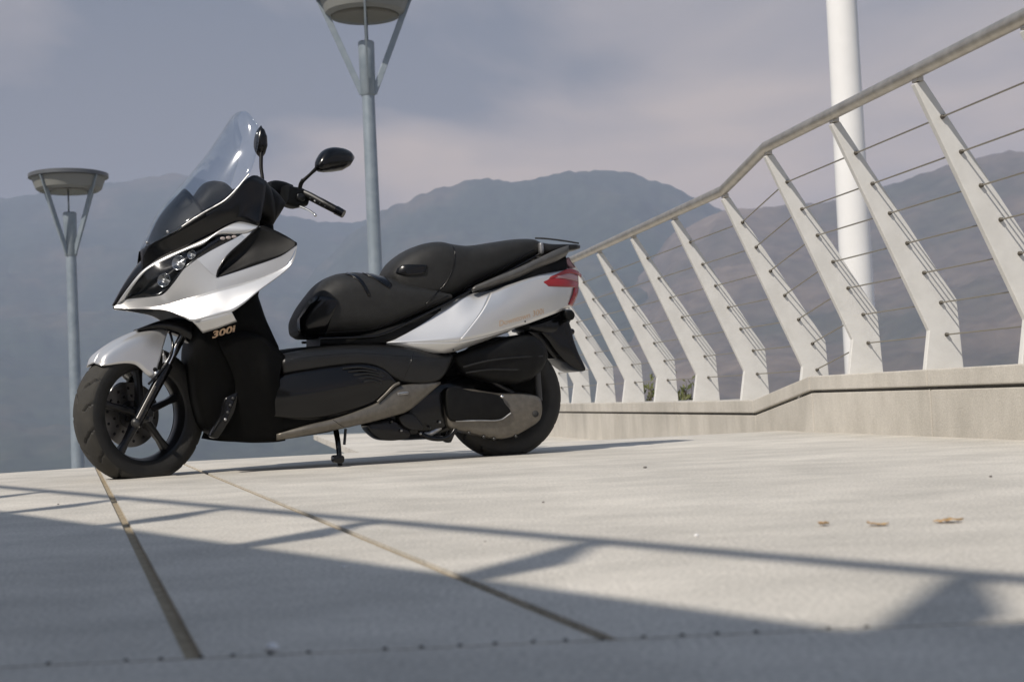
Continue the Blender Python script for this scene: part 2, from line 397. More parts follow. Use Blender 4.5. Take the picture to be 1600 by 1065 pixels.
MB().box((0.0, 0.0, H2 / 2 - 0.1), (1.35, 0.25, H2 / 2 + 0.1)).build('wall_base', WALLC, rw, smooth=False, bevel=0.01)

# ------------------------------------------------------------------ lower terrace, ground, hills, haze
TZ = -1.6
terr = MB().box((0, 24, TZ - 0.5), (15, 17, 0.5)).build('lower_terrace', DARKC, None, smooth=False); tag(terr, 'lower concrete terrace carrying the lamp posts', kind='structure')
def nz(p, s, o=4): return noise.fractal(Vector(p) * s, 1.0, 2.0, o)
GR = vary(principled('valley_ground', (0.08, 0.09, 0.05), 0.95), (0.06, 0.075, 0.04), (0.14, 0.125, 0.08), 0.004, 8, coord='Object')
GZ = -75.0
gv = []; gf = []; gn = 48
for i in range(gn + 1):
    for j in range(gn + 1):
        x = -9000 + 18000 * i / gn; y = -6000 + 15000 * j / gn
        gv.append((x, y, GZ + 4 * nz((x, y, 1), 0.002)))
for i in range(gn):
    for j in range(gn): gf.append((i * (gn + 1) + j, (i + 1) * (gn + 1) + j, (i + 1) * (gn + 1) + j + 1, i * (gn + 1) + j + 1))
g = mesh_obj('ground', gv, gf, GR); tag(g, 'valley floor far below the bridge', kind='structure')
pier = MB().box((-1, 1.5, -38.6), (5.0, 3.9, 38.2)).build('bridge_pier', DARKC, None, smooth=False); tag(pier, 'concrete pier under the bridge deck', 'pier')
tp = MB().box((0, 24, -39.2), (9, 9, 37.1)).build('terrace_base', DARKC, None, smooth=False); tag(tp, 'concrete base under the lower terrace', 'base')

def hill_mat(name, c1, c2, c3):
    m = principled(name, c1, 0.95, spec=0.1); t = m.node_tree; b = t.nodes['Principled BSDF']
    tcn = N(t, 'ShaderNodeTexCoord')
    a = N(t, 'ShaderNodeTexNoise'); a.inputs['Scale'].default_value = 0.0042; a.inputs['Detail'].default_value = 9; a.inputs['Roughness'].default_value = 0.62; t.links.new(tcn.outputs['Object'], a.inputs['Vector'])
    f = N(t, 'ShaderNodeTexNoise'); f.inputs['Scale'].default_value = 0.045; f.inputs['Detail'].default_value = 4; t.links.new(tcn.outputs['Object'], f.inputs['Vector'])
    rp = N(t, 'ShaderNodeValToRGB'); el = rp.color_ramp.elements
    el[0].position = 0.38; el[0].color = (*c1, 1); el[1].position = 0.66; el[1].color = (*c3, 1); q = el.new(0.52); q.color = (*c2, 1)
    t.links.new(a.outputs['Fac'], rp.inputs[0])
    r2 = N(t, 'ShaderNodeMapRange'); r2.inputs[1].default_value = 0.3; r2.inputs[2].default_value = 0.7; r2.inputs[3].default_value = 0.75; r2.inputs[4].default_value = 1.18
    t.links.new(f.outputs['Fac'], r2.inputs[0])
    mu = N(t, 'ShaderNodeVectorMath', operation='SCALE'); t.links.new(rp.outputs[0], mu.inputs[0]); t.links.new(r2.outputs[0], mu.inputs['Scale'])
    t.links.new(mu.outputs[0], b.inputs['Base Color'])
    return m
HM1 = hill_mat('forest_slope', (0.036, 0.050, 0.034), (0.050, 0.060, 0.042), (0.095, 0.083, 0.06))
HM2 = hill_mat('dry_slope', (0.075, 0.075, 0.055), (0.12, 0.10, 0.078), (0.19, 0.15, 0.115))
def make_hill(label, ridge, D, mat, seed, nA=300, nR=80, amp=0.05, bump=7):
    az = []; el = []
    for x, y in ridge:
        r = ray(x, y); az.append(math.atan2(r.x, r.y)); el.append(r.z / math.hypot(r.x, r.y))
    V = []; Fc = []
    for i in range(nA + 1):
        a = az[0] + (az[-1] - az[0]) * i / nA; k = 0
        while k < len(az) - 2 and az[k + 1] < a: k += 1
        t = (a - az[k]) / (az[k + 1] - az[k]); t = t * t * (3 - 2 * t) * 0.5 + t * 0.5
        tanel = el[k] * (1 - t) + el[k + 1] * t
        H = tanel * D - GZ
        for j in range(nR + 1):
            q = j / nR * 1.35
            d = D * (0.36 + 0.64 * q) if q <= 1 else D * (1 + (q - 1) * 0.9)
            p = Vector((math.sin(a) * d, math.cos(a) * d, 0))
            if q <= 1: h = H * (0.18 * q + 0.82 * q ** 1.75)
            else: h = H * (1 - ((q - 1) / 0.35) ** 1.5)
            env = min(q * 3, 1) * (1 - 0.75 * math.exp(-((q - 1) / 0.07) ** 2))
            rid = 1 - 2 * abs(nz(p + Vector((seed * 531, 0, 0)), 0.0016, 5))
            h += H * amp * 2.2 * (rid - 0.4) * env * 0.6
            h += bump * nz(p + Vector((0, seed * 97, 0)), 0.018, 3) + bump * 0.5 * nz(p, 0.05, 2)
            V.append((p.x, p.y, GZ - 6 + h))
    for i in range(nA):
        for j in range(nR):
            w = nR + 1; Fc.append((i * w + j, (i + 1) * w + j, (i + 1) * w + j + 1, i * w + j + 1))
    o = mesh_obj('hill', V, Fc, mat); tag(o, label, kind='structure'); return o
make_hill('far wooded hill fading blue in the haze', [(-1500, 520), (-900, 420), (-500, 350), (-200, 318), (0, 305), (60, 297), (100, 290), (150, 284), (200, 277), (240, 270), (270, 265), (300, 270), (340, 290), (400, 318), (450, 330), (500, 338), (560, 335), (620, 330), (700, 345), (800, 380), (1000, 470)], 3300, HM1, 1)
make_hill('rounded wooded hill behind the seat and railing', [(420, 520), (500, 410), (560, 352), (600, 325), (630, 310), (660, 298), (700, 286), (730, 277), (760, 273), (790, 276), (820, 275), (850, 271), (880, 265), (910, 262), (950, 263), (990, 267), (1020, 277), (1060, 291), (1090, 304), (1130, 325), (1200, 350), (1300, 380), (1500, 450)], 2700, HM1, 2)
make_hill('dry brown hill behind the white railing', [(760, 600), (900, 530), (1000, 420), (1060, 352), (1130, 318), (1190, 313), (1270, 311), (1320, 303), (1380, 281), (1440, 263), (1520, 242), (1600, 225), (1750, 205), (2000, 230), (2600, 420)], 2100, HM2, 3)

hz = bpy.data.materials.new('haze_air'); hz.use_nodes = True; t = hz.node_tree; t.nodes.clear()
ho = N(t, 'ShaderNodeOutputMaterial'); hv = N(t, 'ShaderNodeVolumePrincipled')
hv.inputs['Color'].default_value = (0.55, 0.63, 0.84, 1); hv.inputs['Density'].default_value = 3.0e-4; hv.inputs['Anisotropy'].default_value = 0.0
t.links.new(hv.outputs[0], ho.inputs['Volume'])
hzo = MB().box((0, 1500, (520 - 86) / 2), (9500, 8000, (520 + 86) / 2)).build('haze', hz, None, smooth=False)
tag(hzo, 'pale blue haze filling the valley', kind='stuff'); hzo.display_type = 'WIRE'
sc.cycles.volume_bounces = 1

# ------------------------------------------------------------------ lamp posts and mast
def street_lamp(px, py_top, depth, R, rot, label):
    top = at(px, py_top, depth)                       # centre of the bowl's rim
    L = empty('street_lamp', (top.x, top.y, TZ), rot); tag(L, label, 'street lamp', 'grey street lamps beyond the deck')
    H = top.z - TZ; Z = Vector((0, 0, 1)); O = Vector((0, 0, 0))
    MB().revolve([(R * .74, H - R * .42), (R * .82, H - R * .36), (R * .93, H - R * .06), (R * .95, H - .0)], O, Z, 48).build('bowl', LAMPB, L, angle=30)
    MB().revolve([(0.0, H - R * .43), (R * .45, H - R * .44), (R * .70, H - R * .425), (R * .735, H - R * .40)], O, Z, 48).build('diffuser', LAMPG, L)
    MB().revolve([(R * .93, H - R * .09), (R * 1.0, H - R * .07), (R * 1.0, H + R * .02), (R * .9, H + R * .05), (R * .4, H + R * .12), (0, H + R * .14)], O, Z, 48).build('rim', LAMPRIM, L, angle=40)
    cb = H - R * 2.1                                   # bottom of the collar
    MB().revolve([(R * .135, cb), (R * .155, cb + R * .03), (R * .17, cb + R * 1.12), (R * .15, cb + R * 1.14), (0, cb + R * 1.14)], O, Z, 24).build('collar', LAMPM, L, angle=40)
    MB().revolve([(R * .2, 0), (R * .17, 0.2), (R * .145, cb * .6), (R * .130, cb + .01)], O, Z, 24).build('pole', LAMPM, L, angle=40)
    MB().revolve([(0, .05), (R * .36, .05), (R * .36, 0)], O, Z, 24).build('base_plate', LAMPM, L, smooth=False)
    MB().tube([(R * .03, R * .06, cb + R * 1.1), (R * .03, R * .06, H - R * .4)], R * .022, 8).build('feed_pipe', LAMPM, L)
    for k in range(4):
        a = PI / 2 * k; d = Vector((math.cos(a), math.sin(a), 0)); s = Vector((-d.y, d.x, 0))
        A = d * R * .12 + Z * (cb + R * .05); B = d * R * .93 + Z * (H - R * .06)
        t = (B - A).normalized(); n = t.cross(s)
        MB().box((A + B) / 2, ((B - A).length / 2, R * .022, R * .062), (t, s, n)).build('arm', LAMPM, L, smooth=False, bevel=0.004)
    return L
street_lamp(107, 274, 23.0, 0.63, PI / 4 + 0.30, 'smaller grey street lamp standing in front of the hill beside the scooter nose')
street_lamp(569, -6, 18.0, 0.615, 0.10, 'taller grey street lamp rising behind the scooter seat and mirror')
mp_ = at(1331, 300, 13.5)
ms = empty('mast', (mp_.x, mp_.y, TZ)); tag(ms, 'thick white steel mast rising behind the railing', 'mast')
MB().revolve([(0.165, 0), (0.158, 2), (0.138, 7.5), (0.13, 9)], (0, 0, 0), (0, 0, 1), 40).build('pole', MAST, ms)
MB().revolve([(0, .06), (0.32, .06), (0.32, 0)], (0, 0, 0), (0, 0, 1), 32).build('base_plate', MAST, ms, smooth=False)
MB().revolve([(0.13, 8.98), (0.10, 9.05), (0, 9.08)], (0, 0, 0), (0, 0, 1), 32).build('cap', MAST, ms)

# ------------------------------------------------------------------ shrubs behind the wall
LEAF = vary(principled('leaf_green', (0.08, 0.10, 0.03), 0.7), (0.06, 0.08, 0.02), (0.14, 0.15, 0.05), 3)
BARK = principled('bark', (0.08, 0.06, 0.04), 0.9)
def shrub(px, wpx, label, seed):
    rnd = random.Random(seed); c = at(px, 600, 14.0); w = wpx / F * 14
    S = empty('shrub', (c.x, c.y, TZ)); tag(S, label, 'shrub', 'shrubs behind the parapet wall')
    H = 2.0; m = MB(); f = MB()
    for k in range(46):
        x, y = rnd.uniform(-w, w) / 2, rnd.uniform(-.25, .25); h = H * rnd.uniform(.82, 1.0) * (1 - .12 * abs(2 * x / w)); l = Vector((rnd.uniform(-.1, .1), rnd.uniform(-.1, .1), 0))
        base = Vector((x * .3, y * .3, 0)); tip = Vector((x, y, h)) + l
        m.tube([base, base.lerp(tip, .5), tip], [.008, .006, .002], 4)
        for q in range(26):
            s = rnd.uniform(.35, 1.02); p = base.lerp(tip, s); d = Vector((rnd.gauss(0, 1), rnd.gauss(0, 1), rnd.uniform(.2, 1.6))).normalized(); sd = d.cross(Vector((rnd.gauss(0, 1), rnd.gauss(0, 1), .3))).normalized()
            L = rnd.uniform(.05, .11); f.add([p, p + d * L * .5 + sd * L * .18, p + d * L, p + d * L * .5 - sd * L * .18], [(0, 1, 2, 3)])
    m.build('stems', BARK, S); fo = f.build('foliage', LEAF, S, smooth=False); fo['kind'] = 'stuff'
shrub(1011, 24, 'green shrub seen through the railing, the one nearer the scooter', 3)
shrub(1066, 26, 'green shrub seen through the railing, the one farther from the scooter', 4)

# ------------------------------------------------------------------ dry leaves and pebbles on the deck
DRY = vary(principled('dry_leaf', (0.50, 0.30, 0.12), 0.8), (0.42, 0.24, 0.09), (0.62, 0.42, 0.19), 60)
def dry_leaf(px, py, w, h, rz, label, seed):
    rnd = random.Random(seed); p = ground(px, py + 3); n = 10; V = []; Fc = []
    for i in range(n + 1):
        t = i / n; x = (t - .5) * w; half = w * .32 * math.sin(PI * min(t * 1.02, 1)) ** .8 * (1 + .25 * math.sin(t * 19 + seed))
        curl = h * (0.35 + 0.65 * math.sin(t * PI * 1.3 + seed)) * .45
        for s in (-1, 0, 1): V.append((x, half * s, max(0.001, curl * (abs(s) * .8 + .3) + rnd.uniform(0, .003))))
    for i in range(n):
        for s in range(2): Fc.append((i * 3 + s, i * 3 + s + 1, i * 3 + 4 + s, i * 3 + 3 + s))
    o = mesh_obj('dry_leaf', V, Fc, DRY, loc=(p.x, p.y, 0.002), solid=0.0008); o.rotation_euler = (0, 0, rz)
    tag(o, label, 'leaf', 'dry leaves on the deck')
dry_leaf(1287, 818, 0.028, 0.010, 1.2, 'smallest curled orange leaf, nearest the scooter of the three on the deck', 1)
dry_leaf(1372, 818, 0.04, 0.010, .2, 'middle dry orange leaf of the three lying on the deck', 2)
dry_leaf(1482, 813, 0.05, 0.007, -.1, 'largest flat brown leaf on the deck, farthest from the scooter', 5)
WPEB = principled('white_pebble', (0.8, 0.8, 0.8), 0.5); GPEB = principled('grey_pebble', (0.16, 0.15, 0.14), 0.8)
def pebble(px, py, r, mat, label, grp, seed):
    p = ground(px, py); bm = bmesh.new(); bmesh.ops.create_icosphere(bm, subdivisions=2, radius=r)
    for v in bm.verts:
        v.co *= 1 + .3 * noise.noise(v.co / r * 1.3 + Vector((seed, 0, 0))); v.co.z *= .6
    me = bpy.data.meshes.new('pebble'); bm.to_mesh(me); bm.free(); me.materials.append(mat)
    for q in me.polygons: q.use_smooth = True
    o = bpy.data.objects.new('pebble', me); COL.objects.link(o); o.location = (p.x, p.y, r * .5); tag(o, label, 'pebble', grp)
pebble(1088, 838, .0042, WPEB, 'tiny white pebble on sunlit deck near the handrail shadow', 'white pebbles', 1)
pebble(537, 887, .0038, WPEB, 'tiny white pebble in the shadow between the two joints', 'white pebbles', 2)
pebble(425, 1016, .0075, WPEB, 'larger white pebble on the front slab edge', 'white pebbles', 3)
for i, (x, y, r, lb) in enumerate(((1008, 731, .006, 'small grey stone on the deck below the parapet step'), (849, 785, .003, 'small grey stone on the deck below the rear wheel'), (1548, 745, .004, 'small grey stone near the bottom of the tall wall section'),
                               (91, 788, .003, 'small grey stone between the railing shadows by the front wheel'), (758, 846, .002, 'small grey stone on the sunlit deck beside the second joint'))):
    pebble(x, y, r, GPEB, lb, 'grey stones on the deck', 10 + i)
# ------------------------------------------------------------------ the scooter
THETA = math.radians(23.0)
EU = Vector((math.cos(THETA), math.sin(THETA), 0)); EV = Vector((math.sin(THETA), -math.cos(THETA), 0))
OH = at(219, 645, 5.57); ORG = Vector((OH.x, OH.y, 0))
STEER = math.radians(24.5)
SU = EU * math.cos(STEER) - EV * math.sin(STEER); SVv = EV * math.cos(STEER) + EU * math.sin(STEER)
def loc_(w):
    d = w - ORG; return Vector((d.dot(EU), -d.dot(EV), d.z))
def P(x, y, v=0.0):             # point on the body at lateral distance v from the scooter's centre plane (left is +)
    r = ray(x, y); return loc_(EYE + r * ((v - (EYE - ORG).dot(EV)) / r.dot(EV)))
def Q(x, y, v=0.0):             # the same in the frame of the turned steering
    r = ray(x, y); return loc_(EYE + r * ((v - (EYE - ORG).dot(SVv)) / r.dot(SVv)))
def mir(p): return Vector((p.x, -p.y, p.z))
sax = Vector((math.sin(STEER), -math.cos(STEER), 0))          # steered axle direction (towards the left side) in local axes
sfw = Vector((math.cos(STEER), math.sin(STEER), 0))
def mirQ(p): return p - sax * (2 * p.dot(sax))
S = empty('scooter', ORG, THETA); tag(S, 'silver-white and black maxi scooter with windscreen parked on its side stand', 'scooter')

SILVER = principled('pearl_silver_paint', (0.66, 0.66, 0.655), 0.35, 0.7, 0.5)
vary(SILVER, (0.63, 0.63, 0.625), (0.69, 0.69, 0.685), 900, 2)
BLK = principled('gloss_black_plastic', (0.003, 0.003, 0.0033), 0.2, 0, 0.1, 0.35)
SATIN = vary(principled('satin_black_plastic', (0.004, 0.004, 0.004), 0.5, spec=0.2), (0.003, 0.003, 0.003), (0.006, 0.006, 0.0055), 40, bump=0.12, bscale=700)
DEEP = vary(principled('matt_black_plastic', (0.0025, 0.0025, 0.0025), 0.6, spec=0.08), (0.002, 0.002, 0.002), (0.0035, 0.0035, 0.003), 40, bump=0.1, bscale=700)
GRAPH = vary(principled('graphite_plastic', (0.010, 0.010, 0.010), 0.36, spec=0.4), (0.008, 0.008, 0.008), (0.012, 0.012, 0.012), 30, bump=0.06, bscale=500)
VINYL = vary(principled('seat_vinyl', (0.012, 0.012, 0.011), 0.56, spec=0.42), (0.010, 0.010, 0.0095), (0.016, 0.016, 0.015), 30, bump=0.25, bscale=420)
TREAD = vary(principled('dusty_tread', (0.036, 0.034, 0.030), 0.85), (0.030, 0.0285, 0.025), (0.043, 0.040, 0.034), 14, bump=0.2, bscale=200)
RUBBER = vary(principled('tyre_rubber', (0.010, 0.010, 0.009), 0.65), (0.008, 0.008, 0.0075), (0.016, 0.015, 0.013), 18, bump=0.2, bscale=200)
RIMB = principled('rim_black', (0.010, 0.010, 0.011), 0.35, 0.2)
BRONZE = vary(principled('bronze_grey_paint', (0.14, 0.128, 0.108), 0.4, 0.55), (0.125, 0.115, 0.098), (0.165, 0.15, 0.128), 40)
ALU = vary(principled('cast_aluminium', (0.42, 0.42, 0.42), 0.42, 0.9), (0.34, 0.34, 0.34), (0.5, 0.5, 0.5), 50)
CHROME = principled('chrome', (0.75, 0.75, 0.75), 0.12, 1.0)
RED = principled('red_lens', (0.28, 0.004, 0.008), 0.15, 0, 0.5)
PINK = principled('clear_pink_lens', (0.36, 0.20, 0.22), 0.2, 0, 0.4)
AMBER = principled('clear_indicator', (0.55, 0.45, 0.40), 0.2, 0, 0.6)
GOLD = principled('gold_lettering', (0.66, 0.45, 0.28), 0.4, 0.2)
PGOLD = principled('pale_gold_lettering', (0.60, 0.45, 0.33), 0.4, 0.2)
STEELD = principled('dark_steel', (0.07, 0.07, 0.07), 0.45, 0.7)
HANDLEG = vary(principled('grab_rail_grey', (0.10, 0.098, 0.093), 0.4, 0.4), (0.088, 0.086, 0.082), (0.115, 0.112, 0.106), 30)
GLASS = bpy.data.materials.new('clear_screen'); GLASS.use_nodes = True
t = GLASS.node_tree; t.nodes.clear(); o_ = N(t, 'ShaderNodeOutputMaterial'); mxs = N(t, 'ShaderNodeMixShader'); tr = N(t, 'ShaderNodeBsdfTransparent'); gl = N(t, 'ShaderNodeBsdfGlossy'); fr = N(t, 'ShaderNodeLayerWeight')
tr.inputs[0].default_value = (0.90, 0.92, 0.94, 1); gl.inputs['Roughness'].default_value = 0.06; gl.inputs['Color'].default_value = (0.95, 0.97, 1, 1); fr.inputs[0].default_value = 0.5
fac = math_node(t, 'ADD', math_node(t, 'MULTIPLY', math_node(t, 'POWER', fr.outputs['Facing'], 3.5), 0.36), 0.035); t.links.new(fac, mxs.inputs[0]); t.links.new(tr.outputs[0], mxs.inputs[1]); t.links.new(gl.outputs[0], mxs.inputs[2]); t.links.new(mxs.outputs[0], o_.inputs[0])

def grid(rows, nu, nv, lin=False):
    R = [cr_interp(r, nu) for r in rows]
    cols = []
    for i in range(nu):
        c = [r[i] for r in R]
        if len(c) == 2 or lin:
            L = [0]; 
            for a, b in zip(c, c[1:]): L.append(L[-1] + 1)
            out = []
            for j in range(nv):
                s = L[-1] * j / (nv - 1); k = min(int(s), len(c) - 2); out.append(c[k].lerp(c[k + 1], s - k))
            cols.append(out)
        else: cols.append(cr_uniform(c, nv))
    V = [cols[i][j] for i in range(nu) for j in range(nv)]
    Fc = [(i * nv + j, (i + 1) * nv + j, (i + 1) * nv + j + 1, i * nv + j + 1) for i in range(nu - 1) for j in range(nv - 1)]
    return V, Fc
def cr_uniform(c, n):
    out = []; m = len(c)
    for j in range(n):
        s = (m - 1) * j / (n - 1); k = min(int(s), m - 2); t = s - k
        p0 = c[k - 1] if k > 0 else c[0] * 2 - c[1]; p3 = c[k + 2] if k + 2 < m else c[-1] * 2 - c[-2]; p1, p2 = c[k], c[k + 1]
        out.append(0.5 * ((2 * p1) + (p2 - p0) * t + (2 * p0 - 5 * p1 + 4 * p2 - p3) * t * t + (3 * p1 - p0 - 3 * p2 + p3) * t ** 3))
    return out
def patch(name, cols, mat, parent=None, nu=7, nv=28, fr=P, both=True, solid=0.004, bulge=0.0, dv=0.0, mf=None, label=None):
    """cols: list of columns, each a list of (px, py, v): lofted into one smooth skin, mirrored to the other side"""
    rows = [[fr(x, y, v + dv) for x, y, v in c] for c in cols]
    V, Fc = grid(rows, nu, nv)
    if bulge:
        for i in range(nu):
            for j in range(nv):
                a = math.sin(PI * i / (nu - 1)) * math.sin(PI * j / (nv - 1)); V[i * nv + j] = V[i * nv + j] + Vector((0, -bulge * a, 0))
    o = mesh_obj(name, V, Fc, mat, parent or S, solid=solid)
    if label: o['label'] = label
    if both: mesh_obj(name, [(mf or mir)(p) for p in V], Fc, mat, parent or S, solid=solid)
    return o
def loft(name, st, mat, parent=None, n=28, ex=2.6, vf=0.5, fr=P, sub=24, side=None, label=None):
    """st: (top px, top py, bottom px, bottom py, half width[, exponent]) stations: a closed body round the centre plane, or round lateral distance side"""
    ctr = []; c0 = side or 0.0
    for s in st:
        e_ = s[5] if len(s) > 5 else ex
        vv = c0 + s[4] * vf
        a = fr(s[0], s[1], vv); b = fr(s[2], s[3], vv); ctr.append((a, b, s[4], e_))
    A = cr_interp([c[0] for c in ctr], sub) if len(ctr) > 2 else [c[0] for c in ctr]
    def along(vals):
        L = [0]
        for c, d in zip(ctr, ctr[1:]): L.append(L[-1] + max((d[0] - c[0]).length, 1e-5))
        out = []
        for i in range(sub):
            s = L[-1] * i / (sub - 1); k = 0
            while k < len(L) - 2 and L[k + 1] < s: k += 1
            t = (s - L[k]) / (L[k + 1] - L[k]); out.append(vals[k] * (1 - t) + vals[k + 1] * t)
        return out
    B = []
    Bx = along([c[1].x for c in ctr]); By = along([c[1].y for c in ctr]); Bz = along([c[1].z for c in ctr]); HWs = along([c[2] for c in ctr]); EX = along([c[3] for c in ctr])
    V = []; Fc = []
    for i in range(sub):
        a = A[i]; bx, bz = Bx[i], Bz[i]
        for k in range(n):
            q = 2 * PI * (k + .5) / n; cq, sq = math.cos(q), math.sin(q); e_ = 2 / EX[i]
            cv = math.copysign(abs(cq) ** e_, cq); sv = math.copysign(abs(sq) ** e_, sq)
            tt = (sv + 1) / 2
            if fr is P: V.append(Vector((bx + (a.x - bx) * tt, -(c0 + HWs[i] * cv), bz + (a.z - bz) * tt)))
            else:
                b3 = Vector((bx, By[i], bz)); q3 = b3.lerp(a, tt); V.append(q3 + sax * (c0 + HWs[i] * cv - q3.dot(sax)))
    for i in range(sub - 1):
        for k in range(n):
            k2 = (k + 1) % n; Fc.append((i * n + k, i * n + k2, (i + 1) * n + k2, (i + 1) * n + k))
    Fc.append(tuple(range(n))); Fc.append(tuple((sub - 1) * n + k for k in range(n)))
    o = mesh_obj(name, V, Fc, mat, parent or S, angle=55)
    if label: o['label'] = label
    return o
def slab(name, outline, v0, v1, mat, parent=None, fr=P, n=60, smooth=True, rnd=0.006, both=False, mf=None, label=None):
    """solid plate cut to an outline seen from the side, between lateral distances v0 (inner) and v1 (outer), rounded outer edge"""
    ol = cr_interp([fr(x, y, v1) for x, y in outline], n, closed=True) if smooth else [fr(x, y, v1) for x, y in outline]
    n = len(ol); cen = sum(ol, Vector()) / n
    axv = Vector((0, -1, 0)) if fr is P else sax
    nor = []
    for i in range(n):
        tg = (ol[(i + 1) % n] - ol[i - 1]); nn = tg.cross(axv)
        nn = nn.normalized() if nn.length > 1e-9 else (ol[i] - cen).normalized()
        nor.append(nn)
    area = sum((ol[i] - cen).cross(ol[(i + 1) % n] - cen).dot(axv) for i in range(n))
    sg = 1 if area > 0 else -1
    rings = [(v0 - v1, 0), (-rnd, 0), (-rnd * .3, -rnd * .3), (0, -rnd)]
    V = []; Fc = []
    for dv, off in rings: V += [ol[i] + axv * dv + nor[i] * (off * sg) for i in range(n)]
    for r in range(len(rings) - 1):
        for i in range(n): Fc.append((r * n + i, r * n + (i + 1) % n, (r + 1) * n + (i + 1) % n, (r + 1) * n + i))
    Fc.append(tuple(range(n))); Fc.append(tuple((len(rings) - 1) * n + i for i in range(n)))
    o = mesh_obj(name, V, Fc, mat, parent or S, angle=50)
    if label: o['label'] = label
    if both: mesh_obj(name, [(mf or mir)(p) for p in V], Fc, mat, parent or S, angle=50)
    return o
def pipe(name, pts, r, mat, parent=None, n=10, both=False, mf=None, flat=1.0):
    pp = cr_interp(pts, max(2, 6 * (len(pts) - 1))) if len(pts) > 2 else pts
    rr = r
    if isinstance(r, (list, tuple)):
        m = len(pp); rr = [r[min(int(i / (m - 1) * (len(r) - 1)), len(r) - 2)] * (1 - (i / (m - 1) * (len(r) - 1) - min(int(i / (m - 1) * (len(r) - 1)), len(r) - 2))) + r[min(int(i / (m - 1) * (len(r) - 1)), len(r) - 2) + 1] * (i / (m - 1) * (len(r) - 1) - min(int(i / (m - 1) * (len(r) - 1)), len(r) - 2)) for i in range(m)]
    o = MB().tube(pp, rr, n, flat).build(name, mat, parent or S, angle=60)
    if both: MB().tube([(mf or mir)(p) for p in pp], rr, n, flat).build(name, mat, parent or S, angle=60)
    return o
def ball(name, c, r, mat, parent=None, sc3=(1, 1, 1), seg=16):
    bm = bmesh.new(); bmesh.ops.create_uvsphere(bm, u_segments=seg, v_segments=seg // 2 + 2, radius=1)
    V = [Vector(c) + Vector((v.co.x * r * sc3[0], v.co.y * r * sc3[1], v.co.z * r * sc3[2])) for v in bm.verts]; Fc = [tuple(v.index for v in f.verts) for f in bm.faces]; bm.free()
    return mesh_obj(name, V, Fc, mat, parent or S)

# ---- wheels
def wheel(name, c, axis, fw, R, half, rim_r, spoke_n, rot0):
    W = empty(name); W.parent = S
    up = Vector((0, 0, 1)); n = 192
    key = [(rim_r - .012, half * .72), (rim_r + .002, half * .86), (rim_r + .02, half * .98), (R - .034, half * 1.0), (R - .022, half * .95), (R - .013, half * .84), (R - .007, half * .66), (R - .003, half * .44), (R - .0005, half * .22), (R, 0)]
    side_ = [(q.x, q.y) for q in cr_interp([Vector((r, h, 0)) for r, h in key], 24)]
    prof = side_ + [(r, -h) for r, h in side_[-2::-1]]; m = len(prof); V = []; Fc = []; low_ = set(); n = 240
    for k in range(n):
        q = 2 * PI * k / n; d = fw * math.cos(q) + up * math.sin(q)
        for i, (r, h) in enumerate(prof):
            tr_ = abs(h) / half
            if r > R - .0215 and .10 < tr_ < .955:
                ph = (k + tr_ * 9 + (8 if h < 0 else 0)) % 15
                if ph < 1.7 and (tr_ > .35 or int((k + tr_ * 9) / 15) % 2): r -= .006; low_.add(len(V))
            p = c + d * r + axis * h
            p.z = max(p.z, 0.0015)
            V.append(p)
    for k in range(n):
        for i in range(m - 1):
            k2 = (k + 1) % n; Fc.append((k * m + i, k * m + i + 1, k2 * m + i + 1, k2 * m + i))
    groove = {i for i, f in enumerate(Fc) if sum(q in low_ for q in f) > 1}; ty = mesh_obj('tyre', V, Fc, RUBBER, W, angle=28); ty.data.materials.append(TREAD)
    for p in ty.data.polygons:
        d_ = p.center - c; ra = (d_ - axis * d_.dot(axis)).length
        if ra > R - .0205 and (abs(d_.dot(axis)) < half * .93) and p.index not in groove: p.material_index = 1
    rp = [(rim_r + .004, half * .80), (rim_r + .006, half * .74), (rim_r - .004, half * .66), (rim_r - .016, half * .55), (rim_r - .026, half * .2), (rim_r - .026, -half * .2), (rim_r - .016, -half * .55), (rim_r + .006, -half * .74), (rim_r + .004, -half * .80), (rim_r - .008, -half * .6), (rim_r - .008, half * .6)]
    rm = MB().revolve(rp, c, axis, 96, closed=True).build('rim', RIMB, W, angle=35)
    MB().revolve([(0.0, half * .8), (.022, half * .8), (.03, half * .7), (.034, half * .5), (.034, -half * .5), (.03, -half * .7), (0, -half * .7)], c, axis, 24).build('hub', RIMB, W, angle=35)
    for k in range(spoke_n):
        q = rot0 + 2 * PI * k / spoke_n; d = fw * math.cos(q) + up * math.sin(q); s = axis.cross(d)
        V = []; Fc = []
        for (r, w, h, o_) in ((.024, .017, .022, .0), (.07, .0135, .018, .004), (.13, .012, .014, .004), (rim_r - .02, .017, .018, 0)):
            for a, b in ((-1, -1), (1, -1), (1, .6), (.5, 1), (-.5, 1), (-1, .6)): V.append(c + d * r + s * w * a + axis * (h * b + o_))
        for i in range(3):
            for j in range(6): Fc.append((i * 6 + j, i * 6 + (j + 1) % 6, i * 6 + 6 + (j + 1) % 6, i * 6 + 6 + j))
        mesh_obj('spoke', V, Fc, RIMB, W, smooth=False, bevel=.002)
    return W
fc = Vector((0, 0, 0.245))
fwheel = wheel('front_wheel', fc, sax, sfw, 0.270, 0.070, 0.198, 5, 0.35)
disc = [(0.052, .0025), (0.128, .0025), (0.128, -.0025), (0.052, -.0025)]
DISC = principled('disc_steel', (0.16, 0.155, 0.15), 0.38, 0.85)
MB().revolve(disc, fc - sax * 0.068, sax, 64, closed=True).build('brake_disc', DISC, fwheel, angle=30)
MB().revolve([(0.02, .004), (0.056, .003), (0.056, -.003), (0.02, -.004)], fc - sax * 0.066, sax, 24, closed=True).build('disc_carrier', STEELD, fwheel, angle=30)
